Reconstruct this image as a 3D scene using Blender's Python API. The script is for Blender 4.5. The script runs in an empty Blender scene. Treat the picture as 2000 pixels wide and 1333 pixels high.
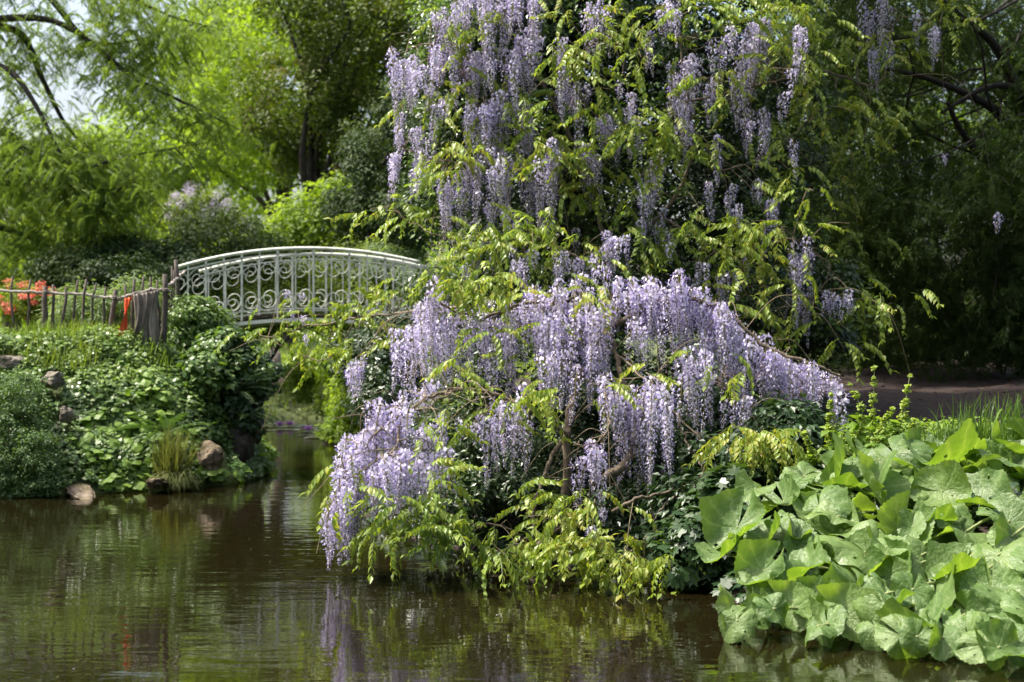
import bpy, bmesh, math, random
import numpy as np
from mathutils import Vector, Matrix, Euler, noise as mnoise

# ------------------------------------------------------------------ camera, world, sun, exposure
scene = bpy.context.scene
CAM_H, FPX = 1.6, 2778.0
cam_d = bpy.data.cameras.new('camera'); cam = bpy.data.objects.new('camera', cam_d)
scene.collection.objects.link(cam); scene.camera = cam
cam.location = (0, 0, CAM_H); cam.rotation_euler = (math.radians(90), 0, 0)
cam_d.lens = 50.0; cam_d.sensor_width = 36.0; cam_d.clip_end = 600; cam_d.clip_start = 0.05
cam_d.dof.use_dof = True; cam_d.dof.focus_distance = 9.9; cam_d.dof.aperture_fstop = 2.4

SUN_EL = math.radians(60); SUN_AZ = math.radians(-80)      # azimuth from +Y (ahead), clockwise; negative = from the left
SUN = Vector((math.sin(SUN_AZ)*math.cos(SUN_EL), math.cos(SUN_AZ)*math.cos(SUN_EL), math.sin(SUN_EL)))
world = bpy.data.worlds.new('World'); scene.world = world; world.use_nodes = True
wn = world.node_tree.nodes; wl = world.node_tree.links
sky = wn.new('ShaderNodeTexSky'); sky.sky_type = 'NISHITA'; sky.sun_disc = False
sky.sun_elevation = SUN_EL; sky.sun_rotation = SUN_AZ; sky.dust_density = 7.0; sky.air_density = 1.0
wl.new(sky.outputs[0], wn['Background'].inputs[0]); wn['Background'].inputs[1].default_value = 0.135
sl = bpy.data.lights.new('sun', 'SUN'); sl.energy = 3.5; sl.angle = math.radians(1.8); sl.color = (1.0, 0.95, 0.86)
so = bpy.data.objects.new('sun', sl); scene.collection.objects.link(so)
so.rotation_euler = (-SUN).to_track_quat('-Z', 'Y').to_euler()
vs = scene.view_settings; vs.view_transform = 'Standard'; vs.look = 'None'; vs.exposure = 1.32; vs.gamma = 1.0
vs.use_curve_mapping = False
cy = scene.cycles
cy.use_denoising = True; cy.max_bounces = 7; cy.diffuse_bounces = 4; cy.glossy_bounces = 3; cy.transmission_bounces = 4
cy.transparent_max_bounces = 4; cy.caustics_reflective = False; cy.caustics_refractive = False; cy.sample_clamp_indirect = 6.0

rng = np.random.default_rng(11); random.seed(11)
COL = scene.collection
R = math.radians

def P(px, py, d):
    """a point seen at photo pixel (px, py) at depth d metres"""
    return np.array(((px-1000.0)/FPX*d, d, CAM_H-(py-666.5)/FPX*d))

# ------------------------------------------------------------------ materials
def new_mat(name):
    m = bpy.data.materials.new(name); m.use_nodes = True
    nt = m.node_tree; nt.nodes.clear()
    return m, nt, nt.nodes, nt.links
def ramp(nodes, cols):
    r = nodes.new('ShaderNodeValToRGB'); el = r.color_ramp.elements
    while len(el) < len(cols): el.new(0.5)
    for i, (p, c) in enumerate(cols):
        el[i].position = p; el[i].color = (*c, 1)
    return r
def math_node(nodes, links, op, a, b=None):
    n = nodes.new('ShaderNodeMath'); n.operation = op
    for i, v in enumerate((a, b)):
        if v is None: continue
        if isinstance(v, (int, float)): n.inputs[i].default_value = v
        else: links.new(v, n.inputs[i])
    return n.outputs[0]
def leaf_mat(name, cols, transl=0.35, rough=0.45, spec=0.4, tcol=(1.5, 1.5, 0.5), nscale=0.9, namp=0.5):
    m, nt, N, L = new_mat(name)
    at = N.new('ShaderNodeAttribute'); at.attribute_name = 'rnd'
    oi = N.new('ShaderNodeObjectInfo')
    geo = N.new('ShaderNodeNewGeometry')
    nz = N.new('ShaderNodeTexNoise'); nz.inputs['Scale'].default_value = nscale; nz.inputs['Detail'].default_value = 2
    L.new(geo.outputs['Position'], nz.inputs['Vector'])
    a = math_node(N, L, 'MULTIPLY', at.outputs['Fac'], 0.62)
    b = math_node(N, L, 'MULTIPLY', oi.outputs['Random'], 0.2)
    c = math_node(N, L, 'ADD', a, b)
    d = math_node(N, L, 'SUBTRACT', nz.outputs['Fac'], 0.4)
    e = math_node(N, L, 'MULTIPLY', d, namp*2)
    f = math_node(N, L, 'ADD', c, e)
    k = len(cols)
    rp = ramp(N, [(i/(k-1), cols[i]) for i in range(k)])
    L.new(f, rp.inputs[0])
    pb = N.new('ShaderNodeBsdfPrincipled'); pb.inputs['Roughness'].default_value = rough
    pb.inputs['Specular IOR Level'].default_value = spec
    L.new(rp.outputs[0], pb.inputs['Base Color'])
    mul = N.new('ShaderNodeMix'); mul.data_type = 'RGBA'; mul.blend_type = 'MULTIPLY'; mul.inputs[0].default_value = 1
    L.new(rp.outputs[0], mul.inputs[6]); mul.inputs[7].default_value = (*tcol, 1)
    tr = N.new('ShaderNodeBsdfTranslucent'); L.new(mul.outputs[2], tr.inputs[0])
    mx = N.new('ShaderNodeMixShader'); mx.inputs[0].default_value = transl
    L.new(pb.outputs[0], mx.inputs[1]); L.new(tr.outputs[0], mx.inputs[2])
    out = N.new('ShaderNodeOutputMaterial'); L.new(mx.outputs[0], out.inputs[0])
    return m
def noise_mat(name, cols, scale=6, rough=0.85, bump=0.3, detail=6, spec=0.3, stretch=None):
    m, nt, N, L = new_mat(name)
    tc = N.new('ShaderNodeTexCoord'); mp = N.new('ShaderNodeMapping'); L.new(tc.outputs['Object'], mp.inputs[0])
    if stretch: mp.inputs['Scale'].default_value = stretch
    nz = N.new('ShaderNodeTexNoise'); nz.inputs['Scale'].default_value = scale; nz.inputs['Detail'].default_value = detail
    nz.inputs['Roughness'].default_value = 0.65
    L.new(mp.outputs[0], nz.inputs['Vector'])
    k = len(cols); rp = ramp(N, [(0.3+0.4*i/(k-1), cols[i]) for i in range(k)]); L.new(nz.outputs['Fac'], rp.inputs[0])
    pb = N.new('ShaderNodeBsdfPrincipled'); pb.inputs['Roughness'].default_value = rough; pb.inputs['Specular IOR Level'].default_value = spec
    L.new(rp.outputs[0], pb.inputs['Base Color'])
    bp = N.new('ShaderNodeBump'); bp.inputs['Strength'].default_value = bump; bp.inputs['Distance'].default_value = 0.03
    L.new(nz.outputs['Fac'], bp.inputs['Height']); L.new(bp.outputs[0], pb.inputs['Normal'])
    out = N.new('ShaderNodeOutputMaterial'); L.new(pb.outputs[0], out.inputs[0])
    return m

M = {}
M['bark'] = noise_mat('bark', [(0.035, 0.027, 0.02), (0.10, 0.08, 0.06)], 9, 0.9, 0.5, stretch=(3, 3, 0.6))
M['bark_dark'] = noise_mat('bark_dark', [(0.018, 0.015, 0.012), (0.05, 0.042, 0.033)], 8, 0.9, 0.5, stretch=(3, 3, 0.6))
M['vine'] = noise_mat('vine', [(0.07, 0.052, 0.035), (0.20, 0.16, 0.11)], 14, 0.85, 0.4, stretch=(3, 3, 0.7))
M['twig'] = noise_mat('twig', [(0.11, 0.085, 0.055), (0.22, 0.18, 0.11)], 20, 0.8, 0.2)
M['wood_grey'] = noise_mat('weathered_wood', [(0.05, 0.04, 0.034), (0.15, 0.125, 0.105)], 18, 0.9, 0.4, stretch=(3, 3, 0.4))
M['rail_wood'] = noise_mat('pale_wood', [(0.16, 0.14, 0.12), (0.34, 0.31, 0.27)], 16, 0.9, 0.3)
M['metal'] = noise_mat('bridge_paint', [(0.30, 0.29, 0.22), (0.58, 0.61, 0.52), (0.66, 0.68, 0.60)], 9, 0.5, 0.05, spec=0.4)
M['deck'] = noise_mat('deck_wood', [(0.03, 0.025, 0.02), (0.09, 0.07, 0.05)], 12, 0.9, 0.3)
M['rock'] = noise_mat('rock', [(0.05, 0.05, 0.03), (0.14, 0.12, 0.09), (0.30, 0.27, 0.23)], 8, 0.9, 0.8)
M['rock_mossy'] = noise_mat('mossy_rock', [(0.07, 0.075, 0.02), (0.13, 0.10, 0.065), (0.22, 0.18, 0.13)], 5, 0.95, 0.9)
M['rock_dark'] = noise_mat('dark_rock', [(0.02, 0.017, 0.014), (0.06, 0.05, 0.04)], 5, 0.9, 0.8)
M['rock_pale'] = noise_mat('pale_rock', [(0.30, 0.24, 0.21), (0.50, 0.42, 0.38)], 3, 0.9, 0.6)
M['orange'] = noise_mat('orange_cloth', [(0.62, 0.09, 0.03), (0.78, 0.14, 0.05)], 30, 0.7, 0.2)
M['tarp'] = noise_mat('grey_tarp', [(0.15, 0.125, 0.10), (0.30, 0.255, 0.21)], 9, 0.85, 0.4)

M['t_feather'] = leaf_mat('feathery_leaf', [(0.09, 0.15, 0.032), (0.14, 0.215, 0.042), (0.20, 0.275, 0.055)], 0.5, 0.5, 0.3)
M['t_bright'] = leaf_mat('bright_leaf', [(0.115, 0.185, 0.026), (0.18, 0.27, 0.036), (0.26, 0.35, 0.05)], 0.55, 0.5, 0.3)
M['t_mid'] = leaf_mat('mid_leaf', [(0.075, 0.12, 0.018), (0.125, 0.185, 0.024), (0.185, 0.245, 0.032)], 0.5, 0.5, 0.3)
M['t_olive'] = leaf_mat('olive_leaf', [(0.035, 0.065, 0.010), (0.065, 0.10, 0.012), (0.09, 0.13, 0.016), (0.15, 0.07, 0.02)], 0.4, 0.5, 0.3)
M['t_dark'] = leaf_mat('dark_evergreen_leaf', [(0.016, 0.034, 0.012), (0.03, 0.058, 0.016), (0.075, 0.115, 0.022)], 0.25, 0.55, 0.2)
M['t_pale'] = leaf_mat('pale_leaf', [(0.10, 0.16, 0.06), (0.16, 0.23, 0.10), (0.24, 0.31, 0.16)], 0.4, 0.55, 0.3)
M['holly'] = leaf_mat('holly_leaf', [(0.015, 0.034, 0.012), (0.028, 0.056, 0.018), (0.055, 0.098, 0.024)], 0.18, 0.32, 0.45)
M['yew'] = leaf_mat('yew_needle', [(0.013, 0.030, 0.007), (0.034, 0.062, 0.013), (0.085, 0.135, 0.026)], 0.3, 0.55, 0.15)
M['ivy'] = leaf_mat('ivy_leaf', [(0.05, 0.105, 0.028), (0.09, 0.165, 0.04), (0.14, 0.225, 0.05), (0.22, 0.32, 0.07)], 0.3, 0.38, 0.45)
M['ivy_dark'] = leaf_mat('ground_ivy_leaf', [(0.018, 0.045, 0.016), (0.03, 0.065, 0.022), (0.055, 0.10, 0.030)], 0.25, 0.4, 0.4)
M['herb'] = leaf_mat('herb_leaf', [(0.10, 0.18, 0.03), (0.16, 0.26, 0.042), (0.24, 0.34, 0.06)], 0.4, 0.5, 0.3)
M['grass'] = leaf_mat('grass_blade', [(0.08, 0.14, 0.025), (0.13, 0.20, 0.035), (0.20, 0.25, 0.07)], 0.4, 0.5, 0.3)
M['drygrass'] = leaf_mat('dry_grass', [(0.13, 0.11, 0.045), (0.14, 0.18, 0.045), (0.22, 0.21, 0.08)], 0.3, 0.6, 0.2)
M['litter'] = leaf_mat('dead_leaf', [(0.02, 0.010, 0.006), (0.05, 0.025, 0.014), (0.09, 0.05, 0.025)], 0.1, 0.8, 0.1)
M['grey_leaf'] = leaf_mat('trailing_leaf', [(0.06, 0.115, 0.04), (0.10, 0.17, 0.055), (0.16, 0.24, 0.085)], 0.3, 0.5, 0.25)
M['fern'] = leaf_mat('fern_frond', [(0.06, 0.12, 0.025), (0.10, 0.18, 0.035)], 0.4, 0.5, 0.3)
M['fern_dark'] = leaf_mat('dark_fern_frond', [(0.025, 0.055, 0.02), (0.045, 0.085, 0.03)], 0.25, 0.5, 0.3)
M['wleaf'] = leaf_mat('wisteria_leaf', [(0.12, 0.21, 0.03), (0.19, 0.28, 0.04), (0.27, 0.345, 0.05), (0.33, 0.30, 0.065)], 0.45, 0.4, 0.4, (1.25, 1.2, 0.6))
M['spike'] = leaf_mat('bract', [(0.22, 0.30, 0.05), (0.32, 0.40, 0.09)], 0.4, 0.5, 0.3)
M['petal'] = leaf_mat('pale_petal', [(0.56, 0.52, 0.70), (0.75, 0.72, 0.84), (0.88, 0.87, 0.93)], 0.35, 0.5, 0.3, (1, 0.95, 1.05), 3, 0.3)
M['petal2'] = leaf_mat('violet_petal', [(0.20, 0.16, 0.42), (0.32, 0.27, 0.55), (0.46, 0.41, 0.66)], 0.35, 0.5, 0.3, (1, 0.9, 1.1), 3, 0.3)
M['rachis'] = leaf_mat('flower_stalk', [(0.16, 0.15, 0.06), (0.24, 0.21, 0.09)], 0.1, 0.6, 0.2)
M['azalea'] = leaf_mat('azalea_flower', [(0.66, 0.14, 0.09), (0.78, 0.26, 0.18)], 0.3, 0.5, 0.2, (1, .8, .8))
M['lilac'] = leaf_mat('lilac_flower', [(0.42, 0.36, 0.52), (0.58, 0.52, 0.66)], 0.3, 0.5, 0.2, (1, .95, 1.05))
M['lily'] = leaf_mat('lily_petal', [(0.62, 0.30, 0.70), (0.80, 0.50, 0.84)], 0.3, 0.4, 0.3, (1, .9, 1.1))
M['pad'] = leaf_mat('lily_pad', [(0.20, 0.24, 0.14), (0.38, 0.40, 0.32)], 0.1, 0.25, 0.5)

# butterbur leaf: radial veins in the leaf's own coordinates
def butterbur_mat():
    m, nt, N, L = new_mat('butterbur_leaf')
    tc = N.new('ShaderNodeTexCoord'); sx = N.new('ShaderNodeSeparateXYZ'); L.new(tc.outputs['Object'], sx.inputs[0])
    an = math_node(N, L, 'ARCTAN2', sx.outputs[0], sx.outputs[1])
    nz0 = N.new('ShaderNodeTexNoise'); nz0.inputs['Scale'].default_value = 3.0; L.new(tc.outputs['Object'], nz0.inputs[0])
    wob = math_node(N, L, 'MULTIPLY', nz0.outputs['Fac'], 0.5)
    an2 = math_node(N, L, 'ADD', an, wob)
    s = math_node(N, L, 'SINE', math_node(N, L, 'MULTIPLY', an2, 4.5))
    v = math_node(N, L, 'POWER', math_node(N, L, 'ABSOLUTE', s), 0.24)          # 0 at a vein
    s2 = math_node(N, L, 'SINE', math_node(N, L, 'MULTIPLY', an2, 13.0))
    v2 = math_node(N, L, 'POWER', math_node(N, L, 'ABSOLUTE', s2), 0.25)
    nz = N.new('ShaderNodeTexNoise'); nz.inputs['Scale'].default_value = 7; nz.inputs['Detail'].default_value = 4; L.new(tc.outputs['Object'], nz.inputs[0])
    oi = N.new('ShaderNodeObjectInfo')
    fac = math_node(N, L, 'ADD', math_node(N, L, 'MULTIPLY', nz.outputs['Fac'], 0.5), math_node(N, L, 'MULTIPLY', oi.outputs['Random'], 0.5))
    rp = ramp(N, [(0.15, (0.075, 0.145, 0.034)), (0.5, (0.125, 0.210, 0.056)), (0.85, (0.190, 0.275, 0.085))]); L.new(fac, rp.inputs[0])
    mx0 = N.new('ShaderNodeMix'); mx0.data_type = 'RGBA'; L.new(v, mx0.inputs[0]); mx0.inputs[6].default_value = (0.26, 0.35, 0.15, 1); L.new(rp.outputs[0], mx0.inputs[7])
    pb = N.new('ShaderNodeBsdfPrincipled'); pb.inputs['Roughness'].default_value = 0.42; pb.inputs['Specular IOR Level'].default_value = 0.45
    L.new(mx0.outputs[2], pb.inputs['Base Color'])
    hh = math_node(N, L, 'ADD', math_node(N, L, 'MULTIPLY', v, 0.7), math_node(N, L, 'MULTIPLY', v2, 0.3))
    hh2 = math_node(N, L, 'ADD', hh, math_node(N, L, 'MULTIPLY', nz.outputs['Fac'], 1.6))
    bp = N.new('ShaderNodeBump'); bp.inputs['Strength'].default_value = 0.35; bp.inputs['Distance'].default_value = 0.02; L.new(hh2, bp.inputs['Height'])
    L.new(bp.outputs[0], pb.inputs['Normal'])
    mul = N.new('ShaderNodeMix'); mul.data_type = 'RGBA'; mul.blend_type = 'MULTIPLY'; mul.inputs[0].default_value = 1
    L.new(mx0.outputs[2], mul.inputs[6]); mul.inputs[7].default_value = (1.45, 1.5, 0.3, 1)
    tr = N.new('ShaderNodeBsdfTranslucent'); L.new(mul.outputs[2], tr.inputs[0])
    mx = N.new('ShaderNodeMixShader'); mx.inputs[0].default_value = 0.4; L.new(pb.outputs[0], mx.inputs[1]); L.new(tr.outputs[0], mx.inputs[2])
    out = N.new('ShaderNodeOutputMaterial'); L.new(mx.outputs[0], out.inputs[0])
    return m
M['butterbur'] = butterbur_mat()
M['petiole'] = noise_mat('petiole', [(0.16, 0.20, 0.07), (0.25, 0.28, 0.12)], 12, 0.6, 0.1)

def water_mat():
    m, nt, N, L = new_mat('pond_water')
    geo = N.new('ShaderNodeNewGeometry')
    def nzn(scale, sc, detail=2, dist=0.0):
        mp = N.new('ShaderNodeMapping'); L.new(geo.outputs['Position'], mp.inputs[0]); mp.inputs['Scale'].default_value = sc
        n = N.new('ShaderNodeTexNoise'); n.inputs['Scale'].default_value = scale; n.inputs['Detail'].default_value = detail
        n.inputs['Distortion'].default_value = dist
        L.new(mp.outputs[0], n.inputs[0]); return n.outputs['Fac']
    a = nzn(3.4, (0.55, 1.6, 1), 2, 0.4); b = nzn(9.0, (0.6, 1.9, 1), 2); c = nzn(0.55, (1, 1, 1), 1)
    h = math_node(N, L, 'ADD', math_node(N, L, 'MULTIPLY', a, 1.0), math_node(N, L, 'MULTIPLY', b, 0.30))
    amp = math_node(N, L, 'MULTIPLY', c, 0.55)
    h = math_node(N, L, 'MULTIPLY', h, math_node(N, L, 'ADD', amp, 0.08))
    bp = N.new('ShaderNodeBump'); bp.inputs['Strength'].default_value = 1.0; bp.inputs['Distance'].default_value = 0.0085; L.new(h, bp.inputs['Height'])
    pb = N.new('ShaderNodeBsdfPrincipled'); pb.inputs['Base Color'].default_value = (0.008, 0.0062, 0.002, 1)
    pb.inputs['Roughness'].default_value = 0.015; pb.inputs['IOR'].default_value = 1.5
    pb.inputs['Specular IOR Level'].default_value = 0.6
    L.new(bp.outputs[0], pb.inputs['Normal'])
    out = N.new('ShaderNodeOutputMaterial'); L.new(pb.outputs[0], out.inputs[0])
    return m
M['water'] = water_mat()

def ground_mat():
    m, nt, N, L = new_mat('ground_soil')
    geo = N.new('ShaderNodeNewGeometry')
    n1 = N.new('ShaderNodeTexNoise'); n1.inputs['Scale'].default_value = 0.5; n1.inputs['Detail'].default_value = 4; L.new(geo.outputs['Position'], n1.inputs[0])
    n2 = N.new('ShaderNodeTexNoise'); n2.inputs['Scale'].default_value = 12; n2.inputs['Detail'].default_value = 6; L.new(geo.outputs['Position'], n2.inputs[0])
    soil = ramp(N, [(0.3, (0.010, 0.005, 0.0035)), (0.7, (0.030, 0.015, 0.010))]); L.new(n2.outputs['Fac'], soil.inputs[0])
    gr = ramp(N, [(0.3, (0.05, 0.075, 0.018)), (0.7, (0.11, 0.15, 0.035))]); L.new(n2.outputs['Fac'], gr.inputs[0])
    at = N.new('ShaderNodeAttribute'); at.attribute_name = 'grassy'
    f = math_node(N, L, 'ADD', at.outputs['Fac'], math_node(N, L, 'MULTIPLY', math_node(N, L, 'SUBTRACT', n1.outputs['Fac'], 0.5), 0.8))
    cl = N.new('ShaderNodeClamp'); L.new(f, cl.inputs[0])
    mx = N.new('ShaderNodeMix'); mx.data_type = 'RGBA'; L.new(cl.outputs[0], mx.inputs[0]); L.new(soil.outputs[0], mx.inputs[6]); L.new(gr.outputs[0], mx.inputs[7])
    pb = N.new('ShaderNodeBsdfPrincipled'); pb.inputs['Roughness'].default_value = 0.95; L.new(mx.outputs[2], pb.inputs['Base Color'])
    bp = N.new('ShaderNodeBump'); bp.inputs['Strength'].default_value = 0.6; bp.inputs['Distance'].default_value = 0.05; L.new(n2.outputs['Fac'], bp.inputs['Height']); L.new(bp.outputs[0], pb.inputs['Normal'])
    out = N.new('ShaderNodeOutputMaterial'); L.new(pb.outputs[0], out.inputs[0])
    return m
M['ground'] = ground_mat()

# ------------------------------------------------------------------ mesh helpers
def build_mesh(name, V, polys, mats, smooth=False):
    """polys: list of (array of faces (n,k), rnd (n,) or None, material index)"""
    me = bpy.data.meshes.new(name)
    V = np.asarray(V, np.float32)
    me.vertices.add(len(V)); me.vertices.foreach_set('co', V.ravel())
    loops, starts, totals, rnds, mi = [], [], [], [], []
    off = 0
    for F, rv, mm in polys:
        F = np.asarray(F, np.int32)
        if len(F) == 0: continue
        n, k = F.shape
        loops.append(F.ravel()); starts.append(off+np.arange(n, dtype=np.int32)*k); totals.append(np.full(n, k, np.int32)); off += n*k
        rnds.append(np.full(n, 0.5, np.float32) if rv is None else np.asarray(rv, np.float32))
        mi.append(np.full(n, mm, np.int32))
    loops = np.concatenate(loops); starts = np.concatenate(starts); totals = np.concatenate(totals)
    me.loops.add(len(loops)); me.loops.foreach_set('vertex_index', loops)
    me.polygons.add(len(starts)); me.polygons.foreach_set('loop_start', starts)
    try: me.polygons.foreach_set('loop_total', totals)
    except Exception: pass
    me.polygons.foreach_set('material_index', np.concatenate(mi))
    if smooth: me.polygons.foreach_set('use_smooth', np.ones(len(starts), bool))
    else: me.polygons.foreach_set('use_smooth', np.zeros(len(starts), bool))
    a = me.attributes.new('rnd', 'FLOAT', 'FACE'); a.data.foreach_set('value', np.concatenate(rnds))
    for mt in mats: me.materials.append(mt)
    me.update(calc_edges=True)
    return me
def put(name, me, parent=None, loc=(0, 0, 0), rot=None, scale=None, label=None, cat=None, group=None, kind=None):
    o = bpy.data.objects.new(name, me); COL.objects.link(o)
    loc = Vector([float(c) for c in loc])
    if parent is not None:
        o.parent = parent; loc = loc - Vector(parent.location)
    o.location = loc
    if rot is not None: o.rotation_euler = rot
    if scale is not None: o.scale = scale if hasattr(scale, '__len__') else (scale,)*3
    if label: o['label'] = label
    if cat: o['category'] = cat
    if group: o['group'] = group
    if kind: o['kind'] = kind
    return o
def thing(name, loc, label, cat, group=None):
    return put(name, None, None, loc, label=label, cat=cat, group=group)

def norm(a): return a/np.maximum(np.linalg.norm(a, axis=-1, keepdims=True), 1e-9)
def basis(n, t):
    n = norm(n); y = norm(t-(t*n).sum(-1, keepdims=True)*n); x = np.cross(y, n)
    return np.stack([x, y, n], -1)
def scatter(tv, tf, pos, n, t, s, r=None, rndr=None):
    """copy a template (tv verts, tf faces) to every pos with normal n, tip direction t, size s"""
    m = len(pos); B = basis(n, t)
    V = np.einsum('mij,vj->mvi', B, tv)*np.asarray(s).reshape(-1, 1, 1)+pos[:, None, :]
    F = (np.asarray(tf)[None]+(np.arange(m)*len(tv))[:, None, None]).reshape(-1, np.asarray(tf).shape[1])
    rv = r if r is not None else (rndr or rng).random(m)
    return V.reshape(-1, 3), F, np.repeat(rv, len(tf))
def join(parts):
    """parts: list of (V, F, rnd) with equal face size -> one"""
    Vs, Fs, Rs, o = [], [], [], 0
    for V, F, r in parts:
        Vs.append(V); Fs.append(F+o); Rs.append(r); o += len(V)
    return np.concatenate(Vs), np.concatenate(Fs), np.concatenate(Rs)
def unit(m, g=None):
    return norm((g or rng).normal(size=(m, 3)))
def catmull(pts, n=8):
    pts = np.asarray(pts, float)
    if len(pts) < 3:
        return np.array([pts[0]+(pts[-1]-pts[0])*i/n for i in range(n+1)])
    q = np.vstack([2*pts[0]-pts[1], pts, 2*pts[-1]-pts[-2]]); out = []
    for i in range(1, len(q)-2):
        p0, p1, p2, p3 = q[i-1], q[i], q[i+1], q[i+2]
        for k in range(n):
            u = k/n
            out.append(0.5*((2*p1)+(-p0+p2)*u+(2*p0-5*p1+4*p2-p3)*u*u+(-p0+3*p1-3*p2+p3)*u**3))
    out.append(q[-2]); return np.array(out)
def tube(pts, radii, k=6, cap=True):
    pts = np.asarray(pts, float); n = len(pts)
    radii = np.broadcast_to(np.asarray(radii, float), (n,))
    tang = norm(np.gradient(pts, axis=0))
    ref = np.array([0.0, 0, 1]) if abs(tang[0][2]) < 0.9 else np.array([1.0, 0, 0])
    V = []; u = None
    for i in range(n):
        if u is None: u = np.cross(tang[i], ref)
        u = u-tang[i]*np.dot(u, tang[i]); u = u/(np.linalg.norm(u)+1e-9); w = np.cross(tang[i], u)
        for j in range(k):
            a = 2*math.pi*j/k
            V.append(pts[i]+(u*math.cos(a)+w*math.sin(a))*radii[i])
    F = []
    for i in range(n-1):
        for j in range(k):
            F.append((i*k+j, i*k+(j+1) % k, (i+1)*k+(j+1) % k, (i+1)*k+j))
    V = np.array(V); F = np.array(F)
    if cap:
        o = len(V); V = np.vstack([V, pts[0], pts[-1]]); C = []
        for j in range(0, k, 2):
            C.append((o, (j+2) % k, (j+1) % k, j)); b = (n-1)*k
            C.append((o+1, b+j, b+(j+1) % k, b+(j+2) % k))
        F = np.vstack([F, np.array(C)])
    return V, F, np.full(len(F), 0.5)
def tubes_mesh(name, lst, mat, smooth=True):
    V, F, r = join(lst); return build_mesh(name, V, [(F, r, 0)], [mat], smooth)
def box_between(p, q, wx, wy):
    """rectangular bar from p to q; wx = full width across (x-ish), wy = depth"""
    p = np.asarray(p, float); q = np.asarray(q, float)
    pts = np.array([p, q]); d = norm((q-p)[None])[0]
    up = np.array([0, 1.0, 0]); s = np.cross(d, up); s = s/(np.linalg.norm(s)+1e-9); u = np.cross(s, d)
    V = np.array([c+s*a*wx/2+u*b*wy/2 for c in (p, q) for a, b in ((-1, -1), (1, -1), (1, 1), (-1, 1))])
    F = np.array([(0, 1, 5, 4), (1, 2, 6, 5), (2, 3, 7, 6), (3, 0, 4, 7), (3, 2, 1, 0), (4, 5, 6, 7)])
    return V, F, np.full(6, 0.5)
def strip(pts, wz, wy):
    """rectangular section swept along pts (lying roughly in a plane of constant y)"""
    pts = np.asarray(pts, float); t = norm(np.gradient(pts, axis=0)); y = np.array([0, 1.0, 0])
    V = []
    for p, d in zip(pts, t):
        s = np.cross(d, y); s /= np.linalg.norm(s)+1e-9
        V += [p-s*wz/2-y*wy/2, p+s*wz/2-y*wy/2, p+s*wz/2+y*wy/2, p-s*wz/2+y*wy/2]
    F = [(i*4+j, i*4+(j+1) % 4, (i+1)*4+(j+1) % 4, (i+1)*4+j) for i in range(len(pts)-1) for j in range(4)]
    F += [(3, 2, 1, 0), tuple((len(pts)-1)*4+j for j in range(4))]
    return np.array(V), np.array(F), np.full(len(F), 0.5)

# leaf templates (tip along +Y, face towards +Z, length 1)
T_DIA = (np.array([(0, 0, 0), (-.27, .48, .05), (0, 1, -.06), (.27, .48, .05)]), np.array([(0, 1, 2, 3)]))
T_NAR = (np.array([(0, 0, 0), (-.11, .45, .02), (0, 1, -.05), (.11, .45, .02)]), np.array([(0, 1, 2, 3)]))
T_FOLD = (np.array([(0, 0, 0), (-.25, .3, .07), (-.22, .65, .05), (0, 1, -.08), (.22, .65, .05), (.25, .3, .07), (0, .5, 0)]),
          np.array([(0, 6, 2, 1), (6, 3, 2, 2), (0, 5, 4, 6), (6, 4, 4, 3)]))
T_FOLD = (np.array([(0, 0, 0), (-.27, .45, .09), (0, 1, -.08), (.27, .45, .09), (0, .55, 0)]), np.array([(0, 4, 2, 1), (0, 3, 2, 4)]))
def ivy_tpl():
    rim = [(0, -.05), (-.38, -.22), (-.62, .12), (-.40, .38), (-.50, .72), (-.16, .66), (0, 1.0), (.16, .66), (.50, .72), (.40, .38), (.62, .12), (.38, -.22)]
    V = [(0, .25, .0)]+[(x, y, -.12*abs(x)+(-.1 if y > .9 else 0)) for x, y in rim]
    n = len(rim)
    F = [(0, 1+(i+2) % n, 1+(i+1) % n, 1+i) for i in range(0, n, 2)]
    return np.array(V), np.array(F)
T_IVY = ivy_tpl()
def lobed_tpl():
    V = [(0, .4, .03)]; n = 8
    for i in range(n):
        a = 2*math.pi*i/n; r = .52*(1+.08*(-1)**i); V.append((math.sin(a)*r*.95, .45-math.cos(a)*r, -.09+.05*math.cos(3*a)))
    return np.array(V), np.array([(0, 1+(i+2) % n, 1+(i+1) % n, 1+i) for i in range(0, n, 2)])
T_ROUND = lobed_tpl()
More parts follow.
